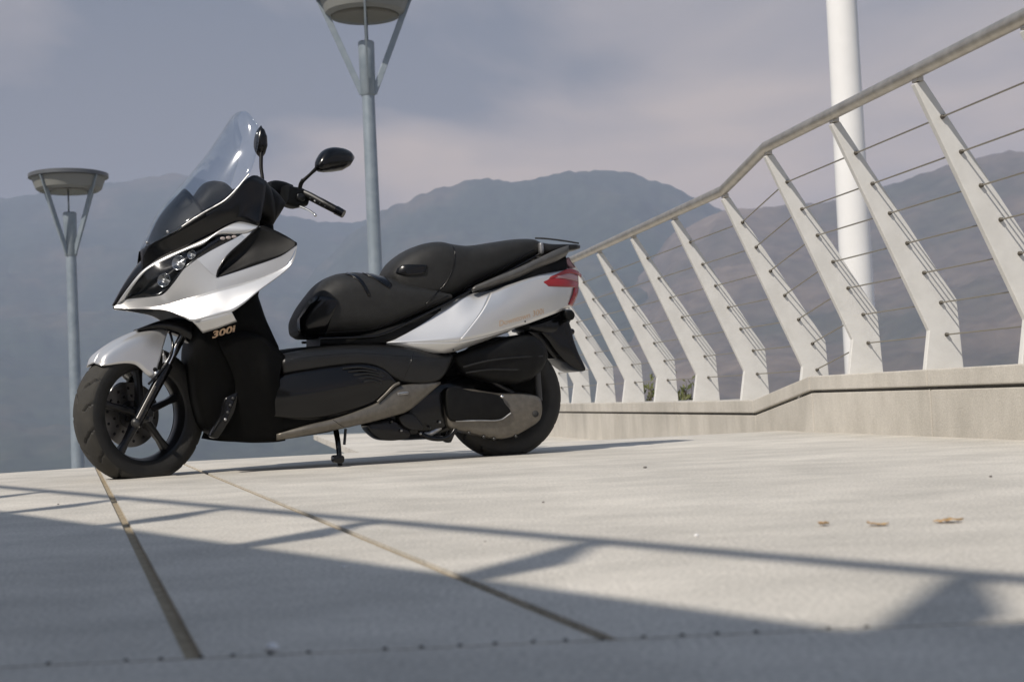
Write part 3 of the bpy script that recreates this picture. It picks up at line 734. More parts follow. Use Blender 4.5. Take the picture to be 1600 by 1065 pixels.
for k in range(14):
    q = 2 * PI * k / 14
    for rr in (.075, .105): MB().revolve([(0.006, .0033), (0, .0035)], fc - sax * 0.068 + (sfw * math.cos(q + rr * 20) + Vector((0, 0, 1)) * math.sin(q + rr * 20)) * rr, sax, 8).build('disc_hole', GAP, fwheel)
rc = P(785, 622, 0.0); rc.y = 0; rc.z = 0.247
rwheel = wheel('rear_wheel', rc, Vector((0, -1, 0)), Vector((1, 0, 0)), 0.264, 0.072, 0.178, 5, 0.9)
# ---- fork, caliper, fender
for side in (1, -1):
    f_ = (lambda p: p) if side > 0 else mirQ
    pipe('fork_leg', [f_(Q(262, 570, .098)), f_(Q(212, 664, .098))], [.021, .021, .019], BLK, n=16)
    pipe('fork_tube', [f_(Q(294, 508, .098)), f_(Q(258, 577, .098))], .0155, CHROME, n=16)
    pipe('fork_strip', [f_(Q(243, 603, .120)), f_(Q(211, 664, .120))], .0042, BRONZE, n=6)
    ball('axle_cap', f_(Q(212, 660, .112)), .018, STEELD)
pipe('axle', [fc + sax * .11 + Vector((-.02, 0, -.02)), fc - sax * .11 + Vector((-.02, 0, -.02))], .010, STEELD)
slab('brake_caliper', [(173, 610), (188, 597), (205, 600), (208, 618), (196, 632), (178, 628)], -.115, -.075, ALU, fr=Q)
slab('caliper_bracket', [(206, 622), (224, 628), (222, 655), (205, 650)], -.10, -.078, BLK, fr=Q)
# fender: skin that follows the wheel, open underneath
fen = [[(158, 571.5, .052), (152, 569, .03), (147, 567, 0)], [(168, 570.5, .066), (164, 556, .05), (158, 549, 0)], [(186, 568, .074), (188, 540, .058), (184, 530, 0)],
       [(201, 567.5, .078), (214, 527, .064), (212, 517, 0)], [(214, 571, .082), (236, 520, .070), (238, 510, 0)], [(228, 584, .087), (250, 517.5, .073), (256, 508, 0)], [(241, 594.5, .090), (253.5, 546, .089), (263, 516, .076), (270, 508, 0)]]
FV, FF = grid([[Q(x, y, v) for x, y, v in c] for c in fen], 14, 40)
fnd = mesh_obj('front_fender', FV, FF, SILVER, S, solid=0.004)
mesh_obj('front_fender', [mirQ(p) for p in FV], FF, SILVER, S, solid=0.004)
patch('fender_stay', [[(241, 594.5, .092), (242, 580, .092)], [(247, 594, .092), (256, 574, .092)], [(250, 588, .092), (260, 562, .092)], [(254, 575, .092), (254.5, 547, .09)]], SILVER, fr=Q, mf=mirQ, nu=4, nv=10)
ball('reflector', Q(242, 577, .092), .0085, SATIN, sc3=(1, .5, 1))
loft('fender_bracket', [(212, 514, 214, 518, .05), (245, 502, 250, 514, .06), (275, 495, 280, 525, .06), (296, 497, 300, 540, .06)], BLK, fr=P, ex=3, sub=12)
pipe('brake_hose', [Q(262, 508, .06), Q(270, 540, .10), Q(262, 566, .115), Q(232, 600, .10)], .005, BLK, n=8)
# ---- front fairing
T = [(181, 478, .02), (199, 452, .042), (222, 424, .068), (252, 403.5, .095), (295.5, 384.5, .125), (333.5, 365.5, .15), (359, 351.5, .165), (376.6, 347, .172), (404.5, 354, .198)]
HT = [(195, 468, .036), (212, 441.5, .076), (232, 420, .10), (262.5, 404.5, .125), (290, 391.5, .145), (316, 382, .163), (328, 373, .168), (343.6, 366, .173), (378, 365.5, .19)]
HB = [(195, 468, .036), (242, 462.5, .125), (257, 457.5, .142), (273, 439.5, .160), (288, 419.5, .170), (308, 404, .180), (330, 391, .184), (354, 378.5, .188), (378, 365.5, .19)]
patch('headlight_surround', [[a, ((a[0] + b[0]) / 2 - 1, (a[1] + b[1]) / 2 - 1, (a[2] + b[2]) / 2 + .006), b] for a, b in zip(T, HT)] + [[(404.5, 354, .198), (400, 356, .198), (396, 361, .196)]], SILVER, nv=50, nu=6)
c1 = [[(178, 479, .02), (179, 480, .022), (181, 481, .026)], [(195, 468.5, .037), (198, 475, .045), (202, 481.5, .055)], [(242, 463, .126), (245, 470, .130), (249, 478, .134)], [(257, 458, .143), (263, 466, .150), (272, 472.5, .158)],
      [(273, 440, .161), (283, 454, .172), (292, 466.5, .180)], [(288, 420, .171), (307, 444, .190), (315, 460, .200)], [(308, 404.5, .181), (338, 434, .206), (338, 453, .213)]]
patch('front_panel', c1, SILVER, nu=9, nv=44, solid=0)
patch('front_panel', [[(308, 404.5, .181), (323, 420, .196), (338, 434, .206)], [(330, 391.5, .185), (336, 406, .196), (341.5, 421, .204)], [(352, 380, .189), (354, 390, .196), (355, 401, .201)], [(366, 373, .191), (373, 375, .195), (379, 378.5, .199)], [(378, 366, .191), (391, 361, .195), (404.5, 354.5, .2)]], SILVER, nu=7, nv=24, solid=0)
patch('front_panel', [[(338, 434, .206), (338, 444, .210), (338, 453, .213)], [(384, 419.5, .226), (384, 430, .230), (385, 441, .232)], [(435, 401.5, .250), (438, 411, .252), (442, 419, .254)], [(464, 383, .262), (464, 384, .262), (464, 385, .262)]], SILVER, nu=6, nv=30, solid=0)
lowb = [[(181, 481, .026), (181, 481.3, .027), (181, 481.6, .028)], [(202, 481.5, .055), (206, 482, .06), (210, 482.5, .066)], [(249, 478, .134), (253, 481, .145), (257, 484.6, .158)], [(272, 472.5, .158), (279, 484, .188), (285, 495, .212)], [(292, 466.5, .180), (296, 485, .218), (301, 502, .246)],
        [(315, 460, .200), (319, 480, .236), (323, 497.5, .266)], [(338, 453, .213), (343, 474, .25), (348, 491, .276)], [(362, 447, .223), (362, 468, .258), (362, 487, .283)], [(385, 441, .232), (384, 458, .264), (381, 474, .286)], [(411, 433, .243), (409, 444, .266), (404.5, 454, .282)], [(442, 419, .254), (444, 421, .26), (445, 424, .268)], [(456, 406, .258), (457, 406.5, .259), (459, 407, .260)], [(464, 385, .262), (464, 385.5, .262), (464, 386, .262)]]
patch('lower_fairing', lowb, SILVER, nu=9, nv=60)
patch('fairing_lip', [[(301, 502, .246), (317, 520, .232)], [(323, 497.5, .266), (335, 514.5, .248)], [(348, 491, .276), (353, 508, .256)], [(362, 487, .283), (370, 502, .262)]], SILVER, nu=5, nv=20)
ins = [[(338.6, 434, .206), (339, 430, .196), (339.5, 428, .206)], [(349, 431, .211), (350, 416, .186), (354, 401, .201)], [(368, 425, .219), (372, 402, .186), (379, 378, .199)], [(390, 417.5, .229), (398, 386, .196), (404.5, 354, .198)], [(412, 410, .239), (418, 385, .212), (422, 356.6, .205)], [(440, 399.5, .252), (444, 385, .238), (446, 368, .225)], [(464, 383, .262), (464, 381, .258), (464, 379.4, .255)]]
patch('side_intake', ins, SATIN, nu=9, nv=30)
pipe('intake_edge', [P(x, y, v) for x, y, v in ((339, 432, .207), (342, 420, .206), (354, 401, .204), (379, 378, .202), (404.5, 354, .201))], .0045, BLK, both=True, n=8)
# headlight: bowl, reflectors, clear cover
hl = [[a, ((a[0] + b[0]) / 2, (a[1] + b[1]) / 2, (a[2] + b[2]) / 2 - .035), b] for a, b in zip(HT, HB)]
head = patch('headlight', hl, BLK, nu=9, nv=30, dv=-.006, label='dark headlight housing with chrome reflectors')
for (x, y, v, r, nm, mt) in ((280, 411, .145, .027, 'reflector_bowl', CHROME), (257, 438, .125, .026, 'reflector_bowl', CHROME), (300, 398, .158, .017, 'reflector_bowl', CHROME)):
    c = P(x, y, v); axd = Vector((-.55, -.8, .15)).normalized()
    MB().revolve([(0.0, -r * .55), (r * .45, -r * .45), (r * .85, -r * .05), (r, r * .25), (r * 1.06, r * .22)], c, axd, 24).build(nm, mt, head)
    ball('bulb', c - axd * r * .1, r * .38, ALU, head)
for k in range(3): ball('running_light', P(348 + k * 9, 372.5 - k * 1.2, .186), .0065, AMBER, head, (1.6, .6, 1))
patch('headlight_lens', [[a, ((a[0] + b[0]) / 2, (a[1] + b[1]) / 2, (a[2] + b[2]) / 2 + .012), b] for a, b in zip(HT, HB)], GLASS, nu=8, nv=30, dv=.002, solid=0)
# nose strip between the two silver rims and the black cowl under the screen
nose = []
for (x, y, v), (cx_, cy_) in zip(T[:5], ((177, 478), (192, 447), (212, 417), (231, 398), (262, 376))):
    l = P(x, y, v); c = P(cx_, cy_, 0); nose.append([l, l.lerp(c, .5) + Vector((-.006, 0, .004)), c, mir(l.lerp(c, .5) + Vector((-.006, 0, .004))), mir(l)])
V_, F_ = grid(nose, 13, 24); mesh_obj('nose_strip', V_, F_, BLK, S, solid=.003)
patch('front_cowl', [[(222, 424, .066), (221, 408, .05), (220, 391, .02)], [(252, 403.5, .094), (246, 392, .095), (240, 379, .10)], [(295.5, 384.5, .124), (290, 370, .14), (284, 356, .155)], [(333.5, 365.5, .149), (328, 350, .165), (322, 334, .172)], [(359, 351.5, .164), (358, 333, .175), (354, 314, .178)], [(376.6, 347, .171), (384, 310, .172), (390, 276, .17)], [(404.5, 354, .197), (412, 320, .16), (416, 283, .14)]], BLK, nu=8, nv=34)
# ---- windscreen
scr = []; scr2 = []
for (c, e_, v, pw_) in (((220, 389), (239, 379), .10, 2), ((245.6, 335), (284, 354), .165, 2), ((283.7, 289), (320, 331), .188, 2), ((321.7, 243.6), (354, 311), .2, 2), ((350, 202), (389, 272), .2, 2.2), ((362, 184), (402, 232), .19, 2.6), ((368, 178.5), (404, 205), .17, 3), ((376, 177), (403, 195), .145, 3.5)):
    C = P(*c, 0); E = P(*e_, v); half = []
    for q_ in (0, .25, .5, .75, 1):
        half.append(Vector((C.x + (E.x - C.x) * q_ ** pw_, -v * q_, C.z + (E.z - C.z) * q_ ** pw_)))
    scr.append([mir(p) for p in half[:0:-1]] + half)
V_, F_ = grid(scr, 33, 40); mesh_obj('windscreen', V_, F_, GLASS, S, solid=.004)
inn = [[p + Vector((.012, 0, -.006)) for p in r_] for r_ in scr[:2]] + [[a_.lerp(b_, .92) + Vector((.014, 0, -.008)) for a_, b_ in zip(scr[1], scr[2])]]
V_, F_ = grid(inn, 33, 16); mesh_obj('screen_base', V_, F_, SATIN, S, solid=.003)
for x, y, v in ((230, 379, .05), (262, 362, .13)):
    ball('screw', P(x, y, v + .012), .006, ALU)
edge = [P(x, y, v) for x, y, v in ((284, 354, .168), (320, 331, .19), (354, 311, .202), (389, 272, .202))]
pipe('screen_bracket_glare', edge, .0035, ALU, both=True, n=6)  # bright aluminium line stands in for the glare along the screen edge
# ---- dashboard and cowl behind the screen
loft('dashboard', [(228, 385, 236, 400, .05), (262, 332, 272, 385, .10), (286, 301, 300, 370, .13), (300, 308, 312, 362, .14), (322, 284, 335, 355, .14), (347, 284, 358, 345, .15), (366, 300, 372, 345, .15), (395, 273, 400, 350, .15), (414, 283, 418, 355, .13), (424, 305, 424, 357, .10)], SATIN, sub=44, ex=2.5, vf=.3)
loft('steering_cover', [(402, 296, 398, 356, .09), (420, 288, 408, 360, .10), (436, 300, 424, 358, .09), (447, 316, 430, 345, .06)], SATIN, sub=14, vf=.6, ex=3)
# ---- handlebar, switchgear, lever, mirrors
pipe('handlebar', [Q(425, 302, .04), Q(448, 302, .13), Q(470, 299, .20), Q(520, 325, .33)], .013, STEELD, n=12, both=True, mf=mirQ)
pipe('grip', [Q(478, 304, .215), Q(500, 315, .275), Q(527, 329, .345)], [.0165, .0175, .0165], SATIN, n=16, both=True, mf=mirQ)
pipe('bar_end', [Q(525, 328, .34), Q(537, 334.5, .368)], [.019, .0175], BLK, n=16, both=True, mf=mirQ)
loft('switch_gear', [(452, 288, 448, 318, .03), (462, 291, 456, 322, .035), (474, 293, 466, 325, .035), (484, 300, 480, 322, .03)], SATIN, fr=Q, side=.19, sub=10, ex=4, vf=.8)
loft('brake_reservoir', [(424, 284, 420, 312, .025), (432, 281, 428, 318, .03), (446, 283, 444, 318, .03), (458, 288, 456, 312, .025)], SATIN, fr=Q, side=.12, sub=12, ex=4, vf=.8)
MB().revolve([(0.0, .004), (.016, .003), (.018, -.006)], Q(446, 298, .158), sax, 16).build('reservoir_window', STEELD, S)
pipe('brake_lever', [Q(452, 316, .16), Q(468, 322, .215), Q(482, 328, .26), Q(492, 335, .30)], [.0075, .006, .0045, .004], ALU, n=8, flat=1.5); ball('lever_ball', Q(493, 336.5, .30), .0062, CHROME)
pipe('throttle_cable', [Q(452, 300, .17), Q(436, 292, .12), Q(420, 304, .08), Q(410, 322, .06)], .0045, BLK, n=8)
pipe('brake_hose', [Q(448, 308, .16), Q(432, 316, .13), Q(420, 330, .10), Q(414, 345, .08)], .005, STEELD, n=8)
slab('lever_clamp', [(450, 311), (462, 314), (466, 322), (456, 322), (448, 317)], .165, .20, ALU, fr=Q, rnd=.004)
slab('switch_button', [(467, 302), (478, 305), (476, 314), (466, 311)], .226, .234, GRAPH, fr=Q)
for k_, (x_, y_) in enumerate(((485, 310), (492, 314), (500, 318), (508, 322))): ball('grip_stud', Q(x_, y_, .25 + .018 * k_ + .017), .004, ALU if k_ == 1 else GRAPH)
pipe('mirror_stalk', [Q(468, 298, .20), Q(470, 288, .21), Q(474, 281, .225)], .009, SATIN)
pipe('mirror_arm', [Q(472, 284, .22), Q(484, 273, .25), Q(500, 258, .29)], [.008, .0065, .010], SATIN)
mh = loft('mirror_head', [(495, 259, 497, 265, .012), (501, 246, 503, 268, .03), (510, 234, 511, 268.5, .04), (521, 229.5, 523, 268, .043), (536, 230.5, 537, 266, .042), (546, 235, 546, 260.5, .036), (552, 243, 552, 250, .014)], BLK, fr=Q, side=.30, ex=2.3, sub=22, vf=.4, n=24)
pipe('mirror_stalk', [mirQ(Q(462, 297, .185)), Q(409, 284, -.22), Q(408, 262, -.24), Q(408, 238, -.26)], [.011, .010, .008, .009], SATIN)
loft('mirror_head', [(408, 196, 408, 200, .006), (404, 203, 412, 203, .02), (401, 215, 416, 214, .03), (400, 228, 417, 228, .03), (402, 238, 414, 240, .02), (407, 246, 410, 246, .008)], BLK, fr=Q, side=-.27, ex=2.3, sub=18, vf=.2, n=20)
# ---- leg shield, tunnel, floor
legs = loft('leg_shield', [(404, 352, 430, 352, .15, 4), (372, 400, 440, 395, .19, 4), (338, 455, 407, 458, .215, 5), (318, 500, 421, 497, .225, 5), (304, 545, 443, 543, .205, 5), (304, 590, 446, 590, .175, 5), (312, 640, 444, 640, .155, 5), (322, 668, 442, 674, .14, 4), (342, 682, 438, 685, .12, 3)], DEEP, sub=40, n=40, vf=.9)
patch('leg_shield_side', [[(337, 527, .212), (368, 605, .196), (336, 685.5, .140)], [(356, 522, .226), (380, 603, .214), (360, 689, .155)], [(378, 518, .234), (394, 600, .226), (386, 691, .168)], [(402, 522, .236), (407, 596, .240), (410, 691, .178)], [(424, 536, .232), (421, 588, .256), (432, 690, .190)], [(445, 556, .228), (437, 590, .244), (446, 688, .198)]], DEEP, nu=18, nv=40)
loft('floor_body', [(424, 548, 424, 690, .19), (440, 545, 436, 689.5, .215), (470, 541, 470, 684.5, .228), (522, 537, 522, 676, .232), (573, 535, 573, 661, .230), (620, 536, 622, 643, .222), (660, 541, 662, 620, .205), (690, 546, 690, 596, .18), (714, 548, 712, 566, .15)], DEEP, sub=34, ex=5.5, n=40, vf=.95)
patch('floor_edge', [[(440, 553, .205), (441, 566, .236), (442, 584, .232)], [(480, 546, .205), (482, 556, .240), (484, 577, .238)], [(530, 541, .205), (535, 551, .240), (537, 570, .240)], [(580, 540, .20), (585, 552, .236), (586, 571, .238)], [(630, 542, .195), (640, 560, .228), (630, 596, .226)], [(672, 550, .185), (682, 563, .208), (684, 594, .206)], [(704, 553, .17), (707, 557, .178), (706, 563, .176)]], GRAPH, nu=10, nv=40)
flp = patch('side_cover', [[(428, 592, .232), (426, 620, .236), (428, 650, .22)], [(455, 583, .238), (455, 620, .254), (456, 654, .226)], [(490, 577, .241), (490, 615, .262), (492, 655, .228)], [(525, 572, .243), (526, 608, .266), (530, 648, .230)], [(566, 568.5, .243), (566, 600, .262), (570, 636, .230)], [(592, 574, .241), (594, 596, .250), (594, 623, .230)], [(608, 584, .236), (612, 594, .240), (610, 610, .230)], [(621, 600, .23), (621, 601, .23), (621, 602, .23)]], BLK, nu=12, nv=40)
for k in range(5):
    x0, x1 = 536 + k * 8, 588 + k * 5 - (k > 2) * 6 * (k - 2)
    y0 = 574.5 + k * 5.2
    pipe('grille_slat', [P(x0, y0 + 1, .252 + .0025 * k), P((x0 + x1) / 2, y0 - 1.2, .257 + .0015 * k), P(x1, y0 + 3.5, .247)], .0042, GRAPH, n=6)
pipe('cover_edge', [P(x, y, .238) for x, y in ((590, 628), (604, 614), (616, 602), (624, 598))], .006, BRONZE, n=8)
trim = patch('lower_trim', [[(432, 678, .205), (432, 683, .205), (432, 688, .19)], [(480, 664, .226), (480, 671, .234), (481, 679, .216)], [(522, 654, .232), (523, 662, .240), (524, 671, .222)], [(560, 641, .233), (565, 651, .242), (570, 661, .224)], [(592, 627, .233), (604, 640, .242), (612, 650, .224)], [(612, 609, .23), (626, 626, .238), (638, 641, .22)], [(630, 601.5, .226), (645, 612, .232), (664, 620, .214)], [(688, 596.5, .20), (688, 597.5, .2), (688, 599, .198)]], BRONZE, nu=9, nv=40)
for i in range(1): slab('trim_emblem', [(622, 613.5), (638, 611.5), (639, 615), (623, 617)], .238, .243, ALU)
slab('splash_guard', [(352, 622), (365, 615), (372, 612), (368, 640), (356, 662), (340, 684), (330, 680), (344, 650)], .14, .202, BLK)
for k in range(4): ball('guard_bolt', P(364 - k * 4, 622 + k * 11, .206), .006, ALU if k == 3 else STEELD)
# ---- seat
from mathutils.bvhtree import BVHTree
def skin(*objs):
    vs_, fs_ = [], []
    for o in objs:
        k = len(vs_); vs_ += [v.co.copy() for v in o.data.vertices]; fs_ += [tuple(i + k for i in p.vertices) for p in o.data.polygons]
    return BVHTree.FromPolygons(vs_, fs_)
EYEL = loc_(EYE)
def onto(tree, x, y, off=.002):
    d = (loc_(EYE + ray(x, y)) - EYEL).normalized(); h, n_, i_, dist = tree.ray_cast(EYEL, d)
    if h is None: return None
    if n_.dot(d) > 0: n_ = -n_
    return h + n_ * off
seat = loft('seat', [(463, 513, 463, 518, .05), (466, 497, 468, 524, .10), (476, 479, 477, 528, .125), (487, 464, 487, 528, .14), (509, 438.6, 509, 528, .155), (531, 426, 531, 527, .162), (556.6, 422.5, 556, 526, .166), (582, 424, 585, 524, .17), (604, 428.5, 608, 518, .173), (624, 434, 630, 507, .175), (650, 441, 655, 494, .175), (678, 450, 682, 481, .174), (700, 458, 702, 470, .168)], VINYL, sub=70, n=44, ex=3.0, vf=.75)
pill = loft('pillion_seat', [(606, 431, 618, 470, .09), (612, 420, 630, 478, .125), (624, 404, 646, 484, .145), (648, 386.5, 664, 486, .155), (672, 377, 684, 479, .158), (694, 374.5, 702, 470, .158), (710, 378, 718, 461, .156), (736, 381, 742, 448.5, .152), (778, 375.5, 780, 431, .146), (810, 371.5, 812, 414, .132), (834, 372, 836, 401, .112), (847, 379, 848, 395, .08)], VINYL, sub=70, n=44, ex=3.2, vf=.75)
SK = skin(seat, pill)
def line_on(name, pts, r, mat, tree, parent, off=.001, n=6):
    pp = [onto(tree, x, y, off) for x, y in [(q.x, q.y) for q in cr_interp([Vector((x, y, 0)) for x, y in pts], 6 * len(pts))]]
    pp = [p for p in pp if p is not None]
    return MB().tube(pp, r, n).build(name, mat, parent)
def decal(name, outline, mat, tree, parent, off=.003, m=12, thick=.003):
    """thin panel laid on a surface: outline is two pixel curves (upper, lower)"""
    A_ = cr_interp([Vector((x, y, 0)) for x, y in outline[0]], m); B_ = cr_interp([Vector((x, y, 0)) for x, y in outline[1]], m)
    V = []; Fc = []; ok = {}
    for i in range(m):
        for j in range(7):
            q = A_[i].lerp(B_[i], j / 6); p = onto(tree, q.x, q.y, off)
            if p is not None: ok[(i, j)] = len(V); V.append(p)
    for i in range(m - 1):
        for j in range(6):
            k4 = [(i, j), (i + 1, j), (i + 1, j + 1), (i, j + 1)]
            if all(q in ok for q in k4): Fc.append(tuple(ok[q] for q in k4))
    return mesh_obj(name, V, Fc, mat, parent, solid=thick)
pipe('seat_piping', [P(x, y, v) for x, y, v in ((500, 529, .145), (560, 527, .155), (596, 523, .16), (650, 498, .168), (700, 473, .167), (745, 449, .154), (800, 421, .138), (846, 395, .10))], .0055, BLK, n=8, both=True)
decal('seat_nose', [[(466, 500), (478, 481), (489, 466), (503, 463.5), (520, 466), (527, 472)], [(466, 517), (478, 526), (492, 527), (505, 525), (516, 500), (527, 474)]], BLK, SK, seat)
decal('seat_strap', [[(543, 426), (556, 430), (566, 438), (575, 452), (579, 461)], [(539, 428), (552, 433), (562, 441), (571, 455), (575, 463)]], BLK, SK, seat, .002)
decal('seat_strap', [[(572, 425.5), (588, 428), (602, 434), (612, 445)], [(566, 427), (582, 434), (596, 443), (608, 451)]], BLK, SK, seat, .002)
decal('seat_vent', [[(622, 420), (630, 415), (650, 414), (667, 414.5)], [(619, 427), (634, 430), (650, 429), (664, 427)]], BLK, SK, pill, .004)
line_on('seat_seam', [(707, 381), (711, 398), (707, 420), (697, 441), (682, 458), (664, 476)], .0022, BLK, SK, pill)
line_on('seat_seam', [(484, 521), (530, 518), (580, 514), (620, 500), (660, 482), (700, 462)], .0018, BLK, SK, seat)
line_on('seat_seam', [(722, 452), (760, 432), (800, 410), (838, 388)], .0018, BLK, SK, pill)
loft('under_seat', [(498, 522, 498, 545, .11), (560, 522, 560, 545, .15), (620, 500, 620, 545, .16), (700, 465, 700, 540, .16), (770, 440, 770, 520, .15), (840, 405, 840, 500, .11), (884, 395, 884, 480, .07)], SATIN, sub=24, ex=4, vf=.8)
# ---- rear side panel
f1 = [[(586, 535, .128), (586, 535.5, .130), (586, 536, .132)], [(620, 516, .138), (619, 527, .152), (618, 535.7, .168)], [(651.5, 499.5, .140), (650, 518, .166), (648, 535.2, .194)], [(699, 474, .146), (692, 506, .188), (686, 534.7, .224)], [(724, 460, .150), (713, 500, .200), (703, 534.2, .236)], [(747, 458, .160), (735, 492, .210), (710, 534, .240)], [(768, 454, .176), (752, 487, .219), (716, 533.7, .243)]]
patch('rear_panel', f1, SILVER, nu=10, nv=44)
f2 = [[(768, 454, .176), (752, 487, .219), (716, 533.7, .243)], [(798, 444, .184), (788, 480, .212), (758, 525.5, .224)], [(840, 430, .166), (832, 464, .188), (804, 512.5, .196)], [(872, 424, .136), (866, 455, .155), (850, 496, .162)], [(892, 420, .098), (890, 450, .112), (882.5, 483, .116)], [(903, 424, .05), (902, 448, .06), (892, 478, .06)]]
rp2 = patch('rear_panel', f2, SILVER, nu=12, nv=40)
f3 = [[(586, 536, .132), (587, 537, .130), (588, 538, .128)], [(648, 535.2, .194), (645, 541, .186), (640, 547.5, .172)], [(686, 534.7, .224), (683, 543, .210), (678, 551.5, .188)], [(716, 533.7, .243), (712, 542, .222), (706, 549.5, .194)], [(758, 525.5, .224), (750, 532, .208), (741, 538, .188)], [(804, 512.5, .196), (799, 515, .188), (794, 518, .178)]]
patch('rear_panel', f3, SILVER, nu=7, nv=40)
# tail lamp
tl = patch('tail_light', [[(836.6, 442, .166), (837, 442.6, .167), (837, 443.2, .167)], [(852, 436, .154), (852, 441, .158), (852, 447, .160)], [(873, 434, .134), (873, 441, .140), (874, 448, .143)], [(890, 436, .104), (891, 442, .110), (891, 448.5, .113)], [(903.5, 440, .058), (903.5, 444, .06), (903, 449, .062)]], RED, nu=6, nv=26, dv=.007, label='red tail light lens')
patch('tail_light', [[(845, 439, .158), (846, 439.5, .158), (846, 440, .158)], [(868, 428.5, .136), (868, 431, .138), (868, 433.5, .14)], [(888, 419.5, .10), (888, 423, .104), (888, 427, .107)], [(900, 422, .062), (901, 425, .064), (902, 429, .066)], [(908, 429, .03), (908, 431, .03), (908, 434, .03)]], RED, nu=6, nv=22, dv=.008)
patch('tail_lens', [[(858, 434.5, .148), (858, 436, .149)], [(874, 430.5, .136), (874, 434.5, .138)], [(890, 427, .106), (890, 436.5, .11)], [(903, 430, .06), (903.5, 440, .064)]], PINK, nu=5, nv=16, dv=.004)
patch('tail_light', [[(897, 449, .09), (904, 449, .06)], [(895, 460, .094), (901.5, 462, .064)], [(888, 476, .10), (894, 478, .07)]], RED, nu=4, nv=14, dv=.008)
slab('rear_reflector', [(884, 405), (890, 402), (894, 410), (900, 417), (893, 419), (887, 414)], .03, .06, PINK)
# grab rail and rack
patch('grab_rail', [[(737, 455, .17), (739, 451, .186), (742, 448, .178)], [(768, 446, .176), (770, 440, .194), (772, 435, .184)], [(806, 434, .170), (806, 427, .190), (808, 420, .178)], [(840, 418, .158), (840, 411, .178), (842, 404, .166)], [(866, 408, .140), (868, 399, .16), (868, 391, .148)], [(884, 398, .11), (888, 390, .13), (888, 384, .12)]], HANDLEG, nu=8, nv=36, solid=.01)
loft('luggage_rack', [(846, 377, 847, 397, .11), (862, 379.5, 862, 395, .125), (886, 380, 884, 394, .125), (900, 380.5, 900, 391, .115), (906, 382, 906, 389, .09)], GRAPH, sub=18, ex=5, vf=.95)
pipe('rack_rail', [P(836, 372, .10), P(850, 372.5, .11), P(880, 376, .11), P(904, 380, .10)], .004, STEELD, both=True, n=8)
slab('rack_buckle', [(844, 380), (849, 379), (850, 395), (845, 396)], .10, .128, ALU, both=True)
# rear mudguard with plate holder
loft('tail_underside', [(826, 506, 826, 516, .10), (850, 497, 850, 522, .10), (870, 489, 872, 525, .085), (886, 482, 888, 512, .07), (894, 483, 895, 496, .05)], BLK, sub=14, ex=4, vf=.9)
slab('rear_mudguard', [(842, 512), (870, 500), (886, 498), (893, 512), (897, 530), (905, 552), (916, 577), (910, 580), (896, 574), (876, 557), (858, 534)], -.085, .085, BLK, smooth=True)
slab('rear_indicator', [(884, 486), (895, 485), (899, 492), (896, 499), (887, 499)], .07, .14, SATIN)
ball('plate_lamp', P(893, 518, .03), .014, BLK)
# ---- engine, airbox, swing arm
ab = loft('airbox', [(706, 556, 708, 566, .02), (722, 549, 726, 584, .05), (762, 536, 764, 596, .07), (806, 523, 808, 601, .078), (834, 523, 832, 593, .072), (850, 535, 846, 580, .055), (856, 553, 854, 562, .02)], SATIN, side=.135, sub=26, ex=3.2, vf=.6, n=32)
pipe('airbox_rib', [P(724, 573, .200), P(764, 563, .212), P(810, 558, .214), P(848, 556, .195)], .004, GRAPH, n=6)
pipe('airbox_rib', [P(728, 582, .190), P(766, 577, .208), P(810, 577, .208), P(840, 572, .19)], .004, GRAPH, n=6)
slab('belt_cover', [(700, 612), (730, 607), (780, 613), (824, 614), (846, 621), (850, 640), (846, 656), (832, 667), (806, 681), (784, 685.5), (752, 680), (728, 674), (704, 668), (697, 640)], .05, .175, BRONZE, n=80, rnd=.02, label='bronze grey belt drive cover')
slab('belt_cover_panel', [(700, 606), (742, 611), (783, 618), (790, 630), (799, 642), (792, 650), (782, 654.5), (745, 655.5), (706, 657), (698, 632)], .15, .188, SATIN, n=70, rnd=.008)
pipe('cover_edge', [P(712, 657.5, .183), P(750, 656.5, .185), P(782, 655.5, .185), P(798, 645, .185)], .0035, ALU, n=6)
ball('cover_bolt', P(784, 619, .188), .008, CHROME); MB().revolve([(0, .0), (.014, 0), (.016, -.01)], P(837, 646, .178), Vector((0, -1, 0)), 16).build('drain_port', GAP, S)
for x, y in ((733, 677), (756, 683), (772, 686), (806, 682)): ball('cover_bolt', P(x, y - 1, .165), .007, STEELD)
loft('crankcase', [(600, 640, 604, 672, .10), (640, 600, 640, 688, .14), (680, 590, 684, 686, .15), (712, 585, 712, 678, .14), (740, 580, 740, 672, .10)], BLK, sub=16, ex=4, vf=.8)
slab('engine_cover', [(624, 650), (640, 645), (652, 652), (662, 668), (648, 672), (630, 664)], .12, .17, GRAPH)
slab('engine_bracket', [(574, 664), (600, 655), (622, 660), (642, 676), (636, 685), (596, 686)], .06, .15, BLK, rnd=.004)
pipe('exhaust_pipe', [P(652, 672, .1), P(668, 678, .13), P(688, 668, .13)], .011, ALU)
pipe('centre_stand', [P(650, 672, .12), P(672, 684, .15), P(700, 683, .16), P(716, 664, .16)], .010, BLK)
slab('swing_arm', [(690, 600), (712, 596), (720, 640), (706, 690), (696, 688), (700, 640)], .09, .125, BLK)
pipe('shock_absorber', [P(712, 560, .10), P(800, 615, .11)], .022, BLK); pipe('shock_spring', [P(836, 540, .115), P(842, 626, .12)], .016, STEELD)
slab('inner_mudguard', [(702, 556), (760, 560), (838, 585), (846, 618), (780, 622), (702, 622)], -.10, .06, DEEP, rnd=.01)
slab('hugger', [(822, 515), (838, 512), (858, 532), (872, 556), (866, 560), (846, 536)], -.06, .06, BLK)
for k in range(6): ball('engine_bolt', P(612 + k * 15, 658 + (k * 37 % 23), .158), .006, ALU if k % 2 else STEELD)
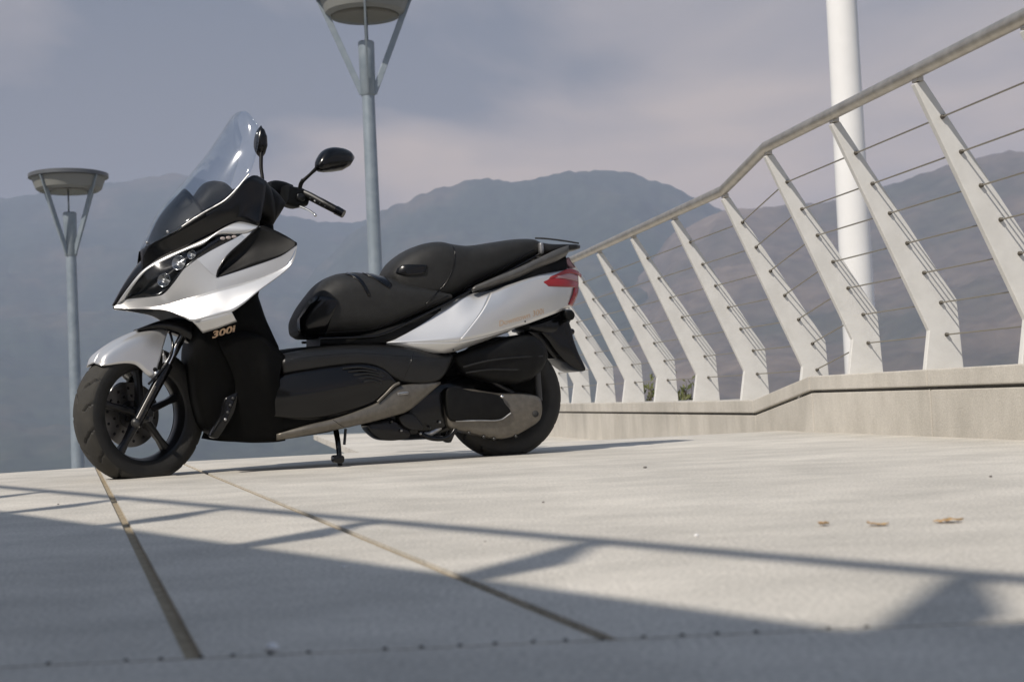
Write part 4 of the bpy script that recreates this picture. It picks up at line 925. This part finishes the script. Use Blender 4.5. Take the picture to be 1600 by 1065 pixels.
MB().revolve([(0, .05), (.05, .05), (.062, .03), (.066, -.2), (.05, -.3), (0, -.3)], Vector((rc.x - .05, .20, .36)), Vector((-1, 0, -.18)), 24).build('silencer', SATIN, S, angle=40)
# ---- side stand
ft = P(531, 719, .20); ft.z = 0.006
pipe('side_stand', [P(524, 668, .13), P(528, 690, .165), ft], [.012, .011, .010], BLK, n=10)
slab('stand_foot', [(523, 712), (537, 712), (537, 722), (524, 722)], .18, .225, BLK, rnd=.002)
pipe('stand_spring', [P(540, 670, .15), P(538, 694, .165)], .006, STEELD, n=8)
FS = skin(*[o for o in S.children if o.name.split('.')[0] in ('floor_edge', 'side_cover', 'lower_trim', 'leg_shield_side', 'floor_body')])
line_on('panel_seam', [(452, 562), (500, 556), (560, 552), (620, 556), (690, 560)], .0016, BLK, FS, S)
line_on('panel_seam', [(520, 656), (540, 668), (548, 670)], .0016, BLK, FS, S)
line_on('panel_seam', [(648, 545), (640, 570), (628, 596)], .0016, BLK, FS, S)
RS = skin(*[o for o in S.children if o.name.split('.')[0] in ('rear_panel',)][:6])
for x_, y_ in ((602, 533), (708, 545), (820, 502)):
    p_ = onto(RS, x_, y_, .003)
    if p_ is not None: ball('panel_screw', p_, .004, STEELD)
# ---- lettering
def lettering(name, txt, a, b, h, mat, tree, shear=0.2, bold=0.0):
    """text whose baseline runs from pixel a to pixel b, h pixels tall, laid on a panel"""
    cu = bpy.data.curves.new(name, 'FONT'); cu.body = txt; cu.size = 1; cu.shear = shear; cu.offset = bold; cu.resolution_u = 3
    o = bpy.data.objects.new(name, cu); COL.objects.link(o); bpy.context.view_layer.update()
    me = bpy.data.meshes.new_from_object(o.evaluated_get(bpy.context.evaluated_depsgraph_get()))
    bpy.data.objects.remove(o, do_unlink=True); bpy.data.curves.remove(cu)
    a = Vector(a); d = Vector(b) - a; u = Vector((d.y, -d.x)).normalized()
    w = max(v.co.x for v in me.vertices); V = []
    last = None
    for v in me.vertices:
        q = a + d * (v.co.x / w) + u * (v.co.y / .72 * h); p = onto(tree, q.x, q.y, .0034); last = p or last; V.append(last)
    o = mesh_obj(name, V, [tuple(p.vertices) for p in me.polygons], mat, S, smooth=False, solid=.0008); bpy.data.meshes.remove(me); return o
lettering('badge_lettering', '300i', (331, 528.5), (370, 516.5), 10, GOLD, skin(legs), .3, .03)
lettering('panel_lettering', 'Downtown 300i', (779, 510), (851, 489), 9, PGOLD, skin(rp2), .35)
